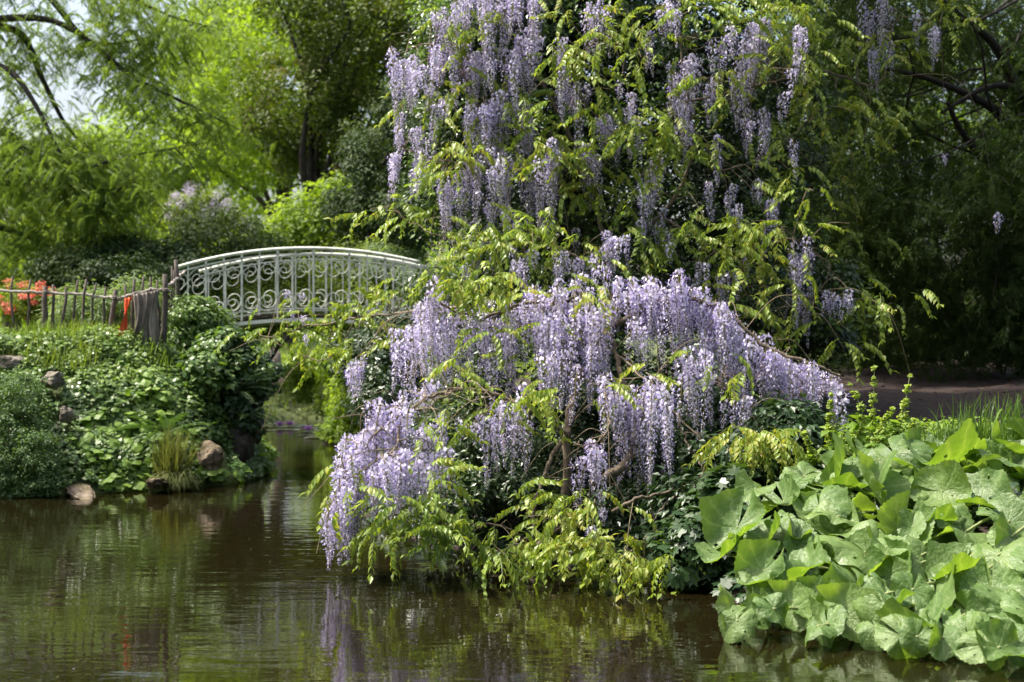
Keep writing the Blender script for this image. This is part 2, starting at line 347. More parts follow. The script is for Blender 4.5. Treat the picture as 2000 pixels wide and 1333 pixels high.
def pinnate(npairs, llen, lw, droop, seed, side=1.0, hang=0.35, width=.012):
    """compound leaf: rachis from origin along +Y arching down, leaflets in pairs; unit length"""
    g = np.random.default_rng(seed); parts = []
    ts = np.linspace(0, 1, 9); y = ts*(1-.25*droop*ts); z = -droop*.75*ts**2+.10*droop*ts; x = .06*g.normal()*ts**2
    rp = np.stack([x, y, z], 1); V, F, r = tube(rp, np.linspace(width, width*.5, 9), 3, False); parts.append((V, F, r*0+.3))
    tt = np.linspace(.2, .96, npairs)
    for s in (-1, 1):
        p = np.stack([np.interp(tt, ts, rp[:, k]) for k in range(3)], 1)
        tg = np.stack([np.interp(tt, ts, np.gradient(rp[:, k], ts)) for k in range(3)], 1); tg = norm(tg)
        sd = np.tile([s*side, 0, 0], (npairs, 1))
        tip = norm(sd+tg*.55+np.array([0, 0, -hang])+g.normal(size=(npairs, 3))*.07)
        nn = norm(np.cross(np.cross(tip, [0, 0, 1.0])+1e-4, tip)+g.normal(size=(npairs, 3))*.14+np.array([s*.25, 0, 0]))
        sz = llen*(1-.45*np.abs(tt-.5)**1.2*1.6)*g.uniform(.85, 1.12, npairs)
        tv = T_FOLD[0].copy(); tv[:, 0] *= lw
        parts.append(scatter(tv, T_FOLD[1], p, nn, tip, sz, g.random(npairs)))
    tv = T_FOLD[0].copy(); tv[:, 0] *= lw
    parts.append(scatter(tv, T_FOLD[1], rp[-1:], np.array([[0, .4, 1.0]]), rp[-1:]-rp[-2:-1], np.array([llen]), g.random(1)))
    return join(parts)

# ------------------------------------------------------------------ terrain
LEFT = [(-16, 12.8), (-9, 13.5), (-7, 14.0), (-5.25, 14.5), (-4.2, 15.0), (-3.15, 15.8), (-2.95, 16.7), (-3.2, 18.6), (-3.9, 22), (-4.5, 25), (-4.9, 28)]
FAR = [(-4.6, 29.3), (-3.5, 29.2)]
RIGHT = [(-2.95, 26), (-2.75, 23), (-2.3, 20), (-1.95, 17), (-1.6, 14), (-1.1, 12), (-0.3, 10.7), (0.6, 9.9), (1.15, 9.4), (1.4, 8.5), (1.95, 7.75), (2.7, 7.1), (3.7, 6.4), (6, 5.2)]
NEAR = [(7.0, 0.6), (-16, 0.6)]
POLY = np.array(LEFT+FAR+RIGHT+NEAR)
SEG_T = []
for i in range(len(POLY)):
    x, y = POLY[i]
    if i < 4: SEG_T.append((1.62, 2.0))
    elif i < 7: SEG_T.append((1.55, 1.15))
    elif i < len(LEFT): SEG_T.append((1.5, 1.7))
    elif i < len(LEFT)+2: SEG_T.append((0.55, 3.0))
    elif y > 15: SEG_T.append((0.95, 2.6))
    elif y > 8.6: SEG_T.append((0.78, 2.6))
    elif i < len(POLY)-2: SEG_T.append((0.66, 2.6))
    else: SEG_T.append((0.15, 0.6))
SEG_T = np.array(SEG_T)
def vnoise(x, y):
    return (np.sin(x*1.3+y*.7)+np.sin(x*.6-y*1.7+1.3)+np.sin(x*2.9+y*2.3+.4)*.5+np.sin(x*5.1-y*4.3)*.3)/2.8
def ground_h(x, y):
    x = np.asarray(x, float); y = np.asarray(y, float); sh = x.shape; x = x.ravel(); y = y.ravel()
    n = len(POLY); best = np.full(len(x), 1e9); W = np.zeros(len(x)); T = np.zeros(len(x)); D = np.zeros(len(x)); ins = np.zeros(len(x), bool)
    for i in range(n):
        a = POLY[i]; b = POLY[(i+1) % n]; e = b-a
        u = np.clip(((x-a[0])*e[0]+(y-a[1])*e[1])/(e@e), 0, 1)
        dd = np.hypot(x-a[0]-u*e[0], y-a[1]-u*e[1]); best = np.minimum(best, dd)
        w = 1/(dd+.05)**4; W += w; T += w*SEG_T[i][0]; D += w*SEG_T[i][1]
        c = ((a[1] > y) != (b[1] > y)) & (x < (b[0]-a[0])*(y-a[1])/(b[1]-a[1]+1e-12)+a[0]); ins ^= c
    T /= W; D /= W
    u = np.clip(best/D, 0, 1); s = u*u*(3-2*u)*.35+np.sqrt(u)*.0+u**.75*.65
    h = T*s+.10*vnoise(x*1.4, y*1.4)*np.clip(best, 0, 1)+np.clip(best-D, 0, 30)*.028
    h = np.where(ins, -np.clip(best*.9, 0, .6)-.02, h)
    return h.reshape(sh)
def sinhgrid(a, b, c, n, k=2.2):
    t = np.linspace(-1, 1, n); s = np.sinh(t*k)/math.sinh(k)
    return np.where(s < 0, c+s*(c-a), c+s*(b-c))
gx = sinhgrid(-220, 220, -0.6, 300, 5.2); gy = sinhgrid(-60, 420, 14, 300, 4.6)
GX, GY = np.meshgrid(gx, gy); GZ = ground_h(GX, GY)
gv = np.stack([GX, GY, GZ], -1).reshape(-1, 3)
idx = np.arange(300*300).reshape(300, 300)
gf = np.stack([idx[:-1, :-1], idx[:-1, 1:], idx[1:, 1:], idx[1:, :-1]], -1).reshape(-1, 4)
me = build_mesh('ground', gv, [(gf, None, 0)], [M['ground']], True)
grassy = np.where((gv[:, 0] < -1.5) | (gv[:, 1] > 24), 0.8, -0.2)
ga = me.attributes.new('grassy', 'FLOAT', 'POINT'); ga.data.foreach_set('value', grassy.astype(np.float32))
put('ground', me, label='earth banks around the pond', kind='structure')
wv = np.array([(-18, 0.3, 0), (8, 0.3, 0), (8, 31, 0), (-18, 31, 0)], float)
put('pond_water', build_mesh('pond_water', wv, [(np.array([(0, 1, 2, 3)]), None, 0)], [M['water']]), label='rippled brown pond water reflecting the flowers and trees', kind='structure')

def gnormal(x, y, e=.08):
    hx = (ground_h(x+e, y)-ground_h(x-e, y))/(2*e); hy = (ground_h(x, y+e)-ground_h(x, y-e))/(2*e)
    return norm(np.stack([-hx, -hy, np.ones_like(hx)], -1))
def on_ground(n, x0, x1, y0, y1, cond=None, g=rng):
    x = g.uniform(x0, x1, n*3); y = g.uniform(y0, y1, n*3); h = ground_h(x, y)
    nn = gnormal(x, y); keep = (h > .01) & (g.random(n*3) < .35/np.clip(nn[:, 2], .3, 1))
    if cond is not None: keep &= cond(x, y, h)
    x, y, h, nn = x[keep][:n], y[keep][:n], h[keep][:n], nn[keep][:n]
    return np.stack([x, y, h], 1), nn

# ------------------------------------------------------------------ foliage builders
def crown_leaves(blobs, nclump, cr, per, lsize, tpl, g, flat=.7, droop=.2, shell=.5, upn=.7):
    """blobs: list of (centre, radii). Clumps of leaves spread through the volume of the blobs."""
    vol = np.array([np.prod(b[1])**(2/3) for b in blobs]); vol = vol/vol.sum(); out = []; cents = []
    for (c, r), v in zip(blobs, vol):
        k = max(2, int(nclump*v)); dirs = unit(k, g); rad = (shell+(1-shell)*g.random(k)**.5)
        cents.append(np.asarray(c)+dirs*rad[:, None]*np.asarray(r)); out.append(dirs)
    C = np.concatenate(cents); Do = np.concatenate(out); k = len(C)
    crs = cr*g.uniform(.55, 1.45, k)
    ci = np.repeat(np.arange(k), per); m = len(ci)
    d = unit(m, g); rr = (.35+.65*g.random(m)**.6)*crs[ci]
    pos = C[ci]+d*rr[:, None]*np.array([1, 1, flat])
    nn = norm(d*.6+np.array([0, 0, upn])+Do[ci]*.3+g.normal(size=(m, 3))*.45)
    tip = norm(d*np.array([1, 1, .3])+g.normal(size=(m, 3))*.5+np.array([0, 0, -droop]))
    sz = lsize*g.uniform(.65, 1.3, m)
    rv = np.clip(.6*g.random(m)+.4*g.random(k)[ci], 0, 1)
    return scatter(tpl[0], tpl[1], pos, nn, tip, sz, rv), C
def leaf_mesh(name, s, mat, smooth=False):
    return build_mesh(name, s[0], [(s[1], s[2], 0)], [mat], smooth)
def limb_curve(a, b, g, sag=.12, n=5):
    a = np.asarray(a, float); b = np.asarray(b, float); L = np.linalg.norm(b-a)
    pts = [a+(b-a)*t+g.normal(size=3)*L*.05*math.sin(math.pi*t)+np.array([0, 0, sag*L*math.sin(math.pi*t)]) for t in np.linspace(0, 1, n)]
    return catmull(pts, 4)
def tree(name, label, base_px, d, blobs_px, nclump, cr, per, lsize, mat, tpl=T_DIA, bark='bark', seed=0, trunk_r=.18, group=None, cat='tree', lean=(0, 0), flat=.7, droop=.2, fork=None, nl=7, extra=None, shell=.45):
    g = np.random.default_rng(seed)
    bx = (base_px-1000)/FPX*d; bz = float(ground_h(np.array([bx]), np.array([d]))[0])
    base = np.array([bx, d, bz-.05]); root = thing(name, base, label, cat, group)
    blobs = [(P(x, y, dd), (rx/FPX*dd, rz_depth, ry/FPX*dd)) for (x, y, dd, rx, ry, rz_depth) in blobs_px]
    s, C = crown_leaves(blobs, nclump, cr, per, lsize, tpl, g, flat, droop, shell)
    put('crown', leaf_mesh('crown', s, M[mat]), root)
    cc = np.mean([b[0] for b in blobs], 0)
    top = fork if fork is not None else base+(cc-base)*.75
    tr = limb_curve(base, top, g, 0.0); k = len(tr)
    put('trunk', tubes_mesh('trunk', [tube(tr, np.linspace(trunk_r*1.25, trunk_r*.45, k), 8)], M[bark]), root)
    pick = C[g.choice(len(C), min(nl, len(C)), replace=False)]
    for p in pick:
        i = int(k*g.uniform(.4, .95)); r0 = trunk_r*g.uniform(.22, .42)
        c = limb_curve(tr[min(i, k-1)], p, g, .08); put('limb', tubes_mesh('limb', [tube(c, np.linspace(r0, r0*.25, len(c)), 5)], M[bark]), root)
    return root

# ------------------------------------------------------------------ far wood and background trees
g = np.random.default_rng(5)
far_blobs = []
for x, y, d, rx, ry in [(-150, 380, 58, 190, 230), (60, 420, 60, 170, 200), (230, 420, 58, 170, 190), (420, 300, 60, 160, 260), (600, 250, 62, 190, 280),
                        (800, 300, 60, 180, 280), (1000, 350, 58, 200, 250), (1500, 150, 55, 200, 200), (1750, 150, 52, 200, 180), (1980, 150, 55, 200, 190), (2150, 300, 50, 200, 250),
                        (-60, 620, 52, 200, 80), (200, 600, 55, 200, 90), (500, 560, 55, 200, 100), (800, 560, 52, 200, 110), (560, 700, 46, 120, 60)]:
    far_blobs.append((P(x, y, d), (rx/FPX*d, 3.5, ry/FPX*d)))
s, _ = crown_leaves(far_blobs, 700, 1.1, 75, .30, T_DIA, g, .7)
put('distant_woodland', leaf_mesh('distant_woodland', s, M['t_bright']), label='bright blurred woodland beyond the garden', cat='woodland', kind='stuff')

tree('maple_tree', 'bright yellow green tree high behind the middle of the bridge', 560, 42, [(560, 120, 42, 150, 190, 2.6), (480, 260, 41, 130, 110, 2.4), (660, 60, 43, 120, 120, 2.4)], 170, .75, 150, .17, 't_bright', seed=21, trunk_r=.25, group='bright trees beyond the bridge')
tree('lime_tree', 'yellow green tree behind the drooping feathery boughs', 330, 46, [(320, 320, 46, 170, 130, 3), (440, 90, 47, 100, 140, 2.6)], 170, .8, 130, .18, 't_bright', seed=22, trunk_r=.28, group='bright trees beyond the bridge')
tree('ash_tree', 'mid green tree at the far left beyond the fence', 40, 44, [(40, 380, 44, 190, 160, 3), (-140, 330, 45, 120, 120, 3), (170, 470, 43, 150, 90, 2.5)], 130, .8, 120, .18, 't_mid', seed=23, trunk_r=.28, group='bright trees beyond the bridge')
tree('oak_tree', 'dark olive tree with a leaning forked trunk above the bridge', 650, 30, [(600, 190, 30, 130, 120, 1.6), (720, 80, 30, 150, 130, 1.8), (830, 60, 29, 110, 120, 1.6), (640, 10, 30, 130, 90, 1.6), (720, 260, 29.5, 110, 90, 1.4), (560, 300, 30.5, 70, 45, 1)], 330, .42, 130, .10, 't_olive', seed=24, bark='bark_dark', trunk_r=.22, fork=P(612, 270, 30), nl=16)
tree('ivy_clad_tree', 'dark leafy tree hanging low between bridge and wisteria', 760, 25, [(750, 330, 25, 75, 130, 1.0), (800, 430, 24, 55, 70, .8), (700, 410, 25.5, 60, 60, .8), (830, 220, 24.5, 70, 120, 1)], 200, .3, 150, .075, 't_dark', seed=25, bark='bark_dark', trunk_r=.12)
tree('laurel_shrub', 'dark evergreen shrub behind the fence, widest of those by the bridge', 300, 25, [(290, 520, 25, 110, 45, 1), (220, 500, 25.5, 70, 50, .9)], 130, .3, 130, .075, 't_dark', seed=26, bark='bark_dark', trunk_r=.06, cat='shrub', group='dark shrubs behind the bridge')
tree('holly_shrub', 'dark twiggy shrub rising just above the bridge handrail', 420, 27, [(430, 460, 27, 90, 60, 1), (500, 490, 26.5, 60, 36, .8)], 110, .27, 90, .07, 't_dark', seed=27, bark='bark_dark', trunk_r=.06, cat='shrub', group='dark shrubs behind the bridge')
tree('dark_conifer', 'blackish bushy conifer behind the left end of the bridge', 360, 24, [(370, 540, 24, 60, 40, .7), (250, 545, 23.5, 90, 36, .8), (140, 530, 24, 70, 45, .8)], 130, .25, 120, .07, 't_dark', seed=28, bark='bark_dark', trunk_r=.05, cat='shrub', group='dark shrubs behind the bridge')
tree('hazel_bush', 'bright green bush behind the middle of the handrail', 660, 28, [(610, 450, 28, 85, 50, .9), (670, 410, 28, 65, 55, .8), (720, 470, 28, 50, 40, .7)], 150, .4, 130, .11, 't_bright', seed=29, trunk_r=.06, cat='bush')
tree('elder_bush', 'bright bush seen through the bridge railing', 470, 27, [(560, 560, 27, 120, 55, 1.2), (690, 540, 27, 90, 80, 1), (460, 570, 27, 90, 55, 1), (620, 600, 24.5, 110, 45, .6), (480, 610, 24.5, 90, 40, .6), (740, 590, 24, 70, 60, .6)], 330, .3, 120, .08, 't_mid', seed=30, trunk_r=.05, cat='bush')
tree('sage_bush', 'pale grey green bush behind the end of the railing', 770, 24, [(770, 510, 24, 55, 45, .7), (800, 560, 23.5, 50, 50, .7)], 90, .25, 120, .06, 't_pale', seed=31, trunk_r=.04, cat='bush')
tree('willow_bush', 'green bush behind the wooden fence at far left', 60, 30, [(40, 520, 30, 140, 70, 1.2), (170, 560, 28, 110, 50, 1)], 130, .4, 120, .10, 't_mid', seed=32, trunk_r=.06, cat='bush')
# lilac far behind the bridge
r = tree('lilac_bush', 'bush with pale lilac blossom above the left end of the bridge', 385, 31, [(390, 420, 31, 70, 45, .8)], 60, .32, 110, .09, 't_mid', seed=33, trunk_r=.05, cat='bush')
s, _ = crown_leaves([(P(390, 405, 30.4), (.85, .5, .45))], 30, .14, 130, .035, T_DIA, np.random.default_rng(3), 1.2)
put('blossom', leaf_mesh('blossom', s, M['lilac']), r)
# red azalea behind the fence
r = tree('azalea_bush', 'orange red flowering azalea behind the fence', 50, 23, [(40, 590, 23, 60, 35, .5), (100, 600, 23, 40, 28, .4)], 50, .2, 110, .06, 't_mid', seed=34, trunk_r=.04, cat='bush')
s, _ = crown_leaves([(P(35, 580, 22.6), (.5, .35, .28)), (P(95, 590, 22.6), (.35, .3, .25)), (P(-20, 600, 22.6), (.4, .35, .2))], 30, .07, 40, .05, T_DIA, np.random.default_rng(4), 1)
put('blossom', leaf_mesh('blossom', s, M['azalea']), r)

# feathery drooping tree at far left
def feather_tree():
    g = np.random.default_rng(41); d0 = 25.0
    base = np.array([(-190-1000)/FPX*d0, d0, 1.6]); root = thing('swamp_cypress', base, 'feathery tree with dark arching boughs reaching in from far left', 'tree')
    tr = catmull([base, base+[.1, 0, 2.5], base+[.35, .2, 5], base+[.3, .4, 8.5]], 6)
    put('trunk', tubes_mesh('trunk', [tube(tr, np.linspace(.32, .14, len(tr)), 9)], M['bark_dark']), root)
    boughs = [[(-120, 60), (30, 60), (85, 160), (140, 260), (230, 330), (300, 400)], [(-120, -60), (60, -30), (150, 60), (190, 85), (260, 80), (330, 60)],
              [(-120, 120), (0, 130), (60, 190), (130, 330), (160, 420)], [(-120, 250), (10, 260), (45, 290), (110, 320), (190, 370), (280, 360)],
              [(-120, 420), (0, 445), (60, 465), (120, 490), (200, 510)], [(-100, -120), (120, -90), (230, -20), (330, 30), (440, 60)], [(-100, 60), (100, 40), (260, 150), (400, 220), (480, 260)],
              [(-100, 330), (20, 335), (110, 350), (230, 310), (400, 280)]]
    pts_all = []
    for bi, b in enumerate(boughs):
        dd = d0+g.uniform(-1.6, 1.6); pts = [tr[10]+(P(b[0][0], b[0][1], d0)-tr[10])*.5]+[P(x, y, d0+(dd-d0)*k/len(b)) for k, (x, y) in enumerate(b)]
        c = catmull(pts, 6); put('bough', tubes_mesh('bough', [tube(c, np.linspace(.10, .005, len(c)), 6)], M['bark_dark']), root)
        pts_all.append(c[8:])
        for k in range(9):
            i = g.integers(8, len(c)-1); e = c[i]+np.array([g.normal()*.45, g.normal()*.5, -g.uniform(.2, 1.0)])
            cc = catmull([c[i], (c[i]+e)/2+[g.normal()*.1, 0, .12], e], 5)
            put('branchlet', tubes_mesh('branchlet', [tube(cc, np.linspace(.016, .005, len(cc)), 4)], M['bark_dark']), root); pts_all.append(cc)
    A = np.concatenate(pts_all); n = 5000
    pos = A[g.integers(0, len(A), n)]+g.normal(size=(n, 3))*np.array([.30, .5, .2])
    T = [pinnate(11, .26, .42, .9, 50+i, 1, .25, .006) for i in range(3)]
    parts = []
    for i, t in enumerate(T):
        p = pos[i::3]; m = len(p); az = g.uniform(0, 6.28, m)
        tip = np.stack([np.cos(az), np.sin(az), -g.uniform(.0, .9, m)], 1); nn = np.tile([0, 0, 1.0], (m, 1))+g.normal(size=(m, 3))*.2
        V, F, rr = scatter(t[0], t[1], p, nn, tip, g.uniform(.22, .42, m), g.random(m)); parts.append((V, F, rr))
    V, F, rr = join(parts)
    put('crown', build_mesh('crown', V, [(F, rr, 0)], [M['t_feather']]), root)
feather_tree()

# ------------------------------------------------------------------ bridge
def bridge():
    Yn = 20.0; Wd = 1.35; X0, X1 = (352-1000)/FPX*Yn, (816-1000)/FPX*Yn; xm = (600-1000)/FPX*Yn
    base = np.array([xm, Yn+Wd/2, 1.6]); root = thing('footbridge', base, 'arched white iron footbridge with scrolled railings over the channel', 'bridge')
    def arch(x, ztop, drop):
        return ztop-drop*((x-xm)/1.72)**2
    zt = lambda x: arch(x, 2.905, .235); zb = lambda x: arch(x, 2.06, .175); zd = lambda x: arch(x, 1.985, .185); zg = lambda x: arch(x, 1.92, .20)
    xs = np.linspace(X0-.25, X1+.35, 40)
    w = .252; nb = int((X1-X0)/w)+1; posts = [X0+.11+w*i for i in range(nb)]
    for side, Y in (('near', Yn), ('far', Yn+Wd)):
        lab = 'white scrolled railing on the near side' if side == 'near' else 'white scrolled railing on the far side'
        rail = put('railing', None, root, (xm, Y, 2.0)); rail['label'] = lab
        def child(nm, t): return put(nm, build_mesh(nm, t[0], [(t[1], t[2], 0)], [M['metal']], False), rail, (0, 0, 0)) if False else None
        def add(nm, t, smooth=False):
            me = build_mesh(nm, t[0], [(t[1], t[2], 0)], [M['metal']], smooth)
            o = bpy.data.objects.new(nm, me); COL.objects.link(o); o.parent = rail; o.location = -Vector((xm, Y, 2.0)); return o
        xr = np.linspace(X0-.03, X1+.03, 40)
        add('handrail', tube(np.stack([xr, xr*0+Y, zt(xr)], 1), .024, 8), True)
        add('upper_rail', strip(np.stack([xr, xr*0+Y, zt(xr)-.075], 1), .016, .03))
        add('bottom_rail', strip(np.stack([xr, xr*0+Y, zb(xr)], 1), .018, .032))
        for i, px in enumerate(posts):
            thick = (i % 2 == 1)
            wx = .026 if thick else .016
            add('post' if thick else 'baluster', box_between((px, Y, zb(px)-(.13 if thick else .02)), (px, Y, zt(px)-.015), wx, .03 if thick else .018))
        for i in range(-1, len(posts)):
            pa = posts[i] if i >= 0 else posts[0]-w
            if i == len(posts)-1 and pa+w > X1+.2: continue
            mir = (i % 2 == 0)
            for up in (True, False):
                th = np.linspace(R(35), R(35)+2*math.pi*1.42, 40); f = (th-th[0])/(th[-1]-th[0])
                rad = w*(.51-.37*f**1.15); cx = w*.46+(.05*w)*f; cyv = w*.60
                lx = cx+rad*np.cos(th); ly = -cyv+rad*np.sin(th)*1.12
                lx = np.concatenate([[w*.985, w*.96, w*.91], lx[2:]]); ly = np.concatenate([[-.35*w, -.2*w, -.08*w][::1], ly[2:]])
                lx[:3] = [w*.99, w*.965, w*.90]; ly[:3] = [-.62*w, -.42*w, -.28*w]
                if mir: lx = w-lx
                xx = pa+lx
                zz = (zt(xx)-.085+ly) if up else (zb(xx)+.012-ly)
                V, F, rr = tube(np.stack([xx, xx*0+Y, zz], 1), .0068, 5)
                add('scroll', (V, F, rr), True)
    for Y, nm in ((Yn-.04, 'girder'), (Yn+Wd+.04, 'girder')):
        t = strip(np.stack([xs, xs*0+Y, zg(xs)-.02], 1), .05, .03)
        put('girder', build_mesh('girder', t[0], [(t[1], t[2], 0)], [M['metal']]), root)
    n = 24
    for i in range(n):
        x = X0-.2+(X1-X0+.5)*(i+.5)/n; wdt = (X1-X0+.5)/n*.94
        t = box_between((x-wdt/2, Yn+Wd/2, zd(x)-.015), (x+wdt/2, Yn+Wd/2, zd(x)-.015+0.001), .035, Wd+.02)
        put('deck_plank', build_mesh('deck_plank', t[0], [(t[1], t[2], 0)], [M['deck']]), root)
    # braces by the left end
    for (a, b) in (((372, 545, 20.05), (347, 572, 20.05)), ((372, 558, 20.05), (350, 588, 20.05))):
        t = box_between(P(*a), P(*b), .014, .014); put('brace', build_mesh('brace', t[0], [(t[1], t[2], 0)], [M['metal']]), root)
bridge()

# ------------------------------------------------------------------ rustic fence
def fence(label, rail_px, pickets, posts, name='rustic_fence', rr=.02):
    g = np.random.default_rng(len(label)); b = P(*rail_px[len(rail_px)//2]); b[2] -= .8
    root = thing(name, b, label, 'fence', 'rustic stake fence on the bank')
    c = catmull([P(*p) for p in rail_px], 6); c = c+g.normal(size=c.shape)*.006
    put('rail', tubes_mesh('rail', [tube(c, np.linspace(rr, rr*.8, len(c)), 6)], M['rail_wood']), root)
    for kind, lst, r0 in (('picket', pickets, .017), ('post', posts, .038)):
        for (x, yt, xb, yb, d) in lst:
            a = P(x, yt, d); e = P(xb, yb, d); dy = -.035 if kind == 'post' else .03
            q = np.array([e+(a-e)*t+np.array([g.normal()*.012, dy, 0]) for t in np.linspace(0, 1, 5)])
            put(kind, tubes_mesh(kind, [tube(q, np.array([1.1, 1, .95, .9, .75])*r0*g.uniform(.85, 1.25), 6)], M['wood_grey']), root)
    # binding at the posts
    for (x, yt, xb, yb, d) in posts:
        k = c[np.argmin(np.abs(c[:, 0]-P(x, yt, d)[0]))]
        th = np.linspace(0, 4*math.pi, 26); q = np.stack([k[0]+.045*np.cos(th), k[1]-.02+.05*np.sin(th), k[2]-.02+.04*th/12.6], 1)
        put('binding', tubes_mesh('binding', [tube(q, .006, 4)], M['rail_wood']), root)
    return root
fence('low grey stake fence running off the far left', [(-60, 563, 17.2), (0, 567, 17.1), (60, 571, 17.0), (92, 572, 17), (150, 574, 16.9), (200, 580, 16.8), (226, 582, 16.7)],
      [(21, 538, 24, 650, 17.1), (57, 545, 54, 655, 17), (105, 556, 101, 672, 17), (127, 560, 118, 668, 16.9), (148, 548, 136, 676, 16.9), (166, 545, 153, 680, 16.8), (187, 553, 173, 680, 16.8), (204, 560, 192, 684, 16.8), (84, 575, 80, 670, 17), (-20, 540, -18, 650, 17.1)],
      [(91, 560, 86, 672, 17.0), (226, 566, 214, 692, 16.7)])
fence('short stake fence section draped with cloth beside the bridge end', [(228, 587, 16.7), (250, 578, 16.65), (275, 572, 16.6), (295, 567, 16.6), (318, 568, 16.65), (334, 572, 16.7)],
      [(245, 555, 238, 690, 16.65), (259, 545, 258, 690, 16.6), (277, 540, 273, 688, 16.6), (292, 542, 289, 686, 16.6), (306, 547, 308, 680, 16.65)],
      [(326, 536, 321, 684, 16.7)])
fence('stake fence stub climbing to the bridge handrail', [(332, 557, 17.2), (345, 545, 17.8), (360, 532, 18.6)],
      [(333, 520, 332, 660, 17.4), (340, 528, 340, 660, 17.6)], [(346, 508, 345, 640, 17.9)], rr=.024)
def cloth(name, label, px, nfold, d, mat, seed, amp=.03, cat='cloth'):
    """px: four corners tl,tr,br,bl"""
    g = np.random.default_rng(seed); nx, ny = 26, 22; tl, tr_, br, bl = [P(x, y, d) for x, y in px]
    U, Vv = np.meshgrid(np.linspace(0, 1, nx), np.linspace(0, 1, ny))
    p = (tl*((1-U)*(1-Vv))[..., None]+tr_*(U*(1-Vv))[..., None]+br*(U*Vv)[..., None]+bl*((1-U)*Vv)[..., None])
    ph = g.uniform(0, 6, 3)
    p[..., 1] += amp*np.sin(U*nfold*6.28+ph[0]+Vv*1.2)*(.5+.5*Vv)+amp*.5*np.sin(U*nfold*14+Vv*5+ph[1])
    p[..., 0] += .02*np.sin(Vv*6+ph[2]+U*4)
    p[..., 2] += .015*np.sin(U*17+ph[1])*(Vv > .9)
    p = p.reshape(-1, 3); back = p+np.array([0, .006, 0]); i = np.arange(nx*ny).reshape(ny, nx)
    f = np.stack([i[:-1, :-1], i[1:, :-1], i[1:, 1:], i[:-1, 1:]], -1).reshape(-1, 4)
    V = np.vstack([p, back]); n0 = nx*ny; edge = list(i[0])+list(i[1:, -1])+list(i[-1, ::-1][1:])+list(i[::-1, 0][1:])
    ef = np.array([(edge[k], edge[k+1], edge[k+1]+n0, edge[k]+n0) for k in range(len(edge)-1)])
    F = np.vstack([f, f[:, ::-1]+n0, ef])
    return put(name, build_mesh(name, V, [(F, None, 0)], [M[mat]], True), label=label, cat=cat)
cloth('tarpaulin', 'grey brown tarpaulin hung over the fence rail', [(262, 576), (309, 566), (308, 672), (258, 680)], 3, 16.56, 'tarp', 2, .035, 'tarpaulin')
cloth('orange_netting', 'orange red cloth hanging on the fence beside the tarpaulin', [(246, 583), (256, 580), (243, 650), (231, 660)], 1.2, 16.5, 'orange', 3, .02)

# ------------------------------------------------------------------ rocks
def rock(label, px, py, d, r, mat, seed, sq=(1, 1, .7), group='rocks in the bank'):
    bm = bmesh.new(); bmesh.ops.create_icosphere(bm, subdivisions=4, radius=1); g = np.random.default_rng(seed)
    cuts = [(Vector(norm(g.normal(size=(1, 3)))[0]), g.uniform(.55, .85)) for _ in range(9)]
    for v in bm.verts:
        p = v.co.copy()
        for n_, k in cuts:
            e = p.dot(n_)-k
            if e > 0: p -= n_*e*.85
        p *= 1+.26*mnoise.fractal(p*1.7+Vector((seed*3.1, 0, 0)), 1, 2, 4)+.05*mnoise.noise(p*6)
        v.co = Vector((p.x*sq[0], p.y*sq[1], p.z*sq[2]))*r
    me = bpy.data.meshes.new('rock'); bm.to_mesh(me); bm.free(); me.materials.append(M[mat])
    for p in me.polygons: p.use_smooth = False
    return put('rock', me, None, P(px, py, d+(.07 if mat == 'rock' else 0)), rot=(g.uniform(-.3, .3), g.uniform(-.3, .3), g.uniform(0, 6)), label=label, cat='rock', group=group)
rock('pale grey rock at the far left edge below the grass', 15, 712, 15.75, .17, 'rock', 1, (1.2, .8, .7))
rock('pale angular rock jutting out above a bare brown gap', 102, 742, 15.5, .14, 'rock', 2, (1.2, .9, .75))
rock('pinkish brown rock in the ivy gap lowest of the left group', 128, 815, 15.2, .11, 'rock', 5, (.8, .8, 1.0))
rock('big mossy boulder leaning over the water at the bank corner', 408, 897, 15.75, .23, 'rock_mossy', 6, (.85, .8, 1.05))
rock('flat pale stone ledge at the waterline', 305, 948, 15.0, .15, 'rock_mossy', 7, (1.6, .9, .30))
rock('long brown ledge rock at the waterline under the ivy', 160, 962, 14.75, .26, 'rock_mossy', 8, (1.8, .6, .26))
rock('dark stone at the left edge above the water', 2, 900, 14.75, .16, 'rock_dark', 9, (1, .8, 1.2))
rock('dark rock put in for the narrow shadow below the fern', 470, 890, 16.6, .26, 'rock_dark', 10, (.6, .9, 1.3))  # dark rock shape stands in for a narrow shadow at the abutment
rock('dark rock put in for the shadow at the channel mouth', 490, 835, 17.6, .30, 'rock_dark', 13, (.5, .9, 1.2))  # second dark shape, in place of shade in the channel mouth
rock('pale pinkish stone seen under the bridge at the channel end', 534, 740, 30.6, .62, 'rock_pale', 12, (.35, .5, 1.1))

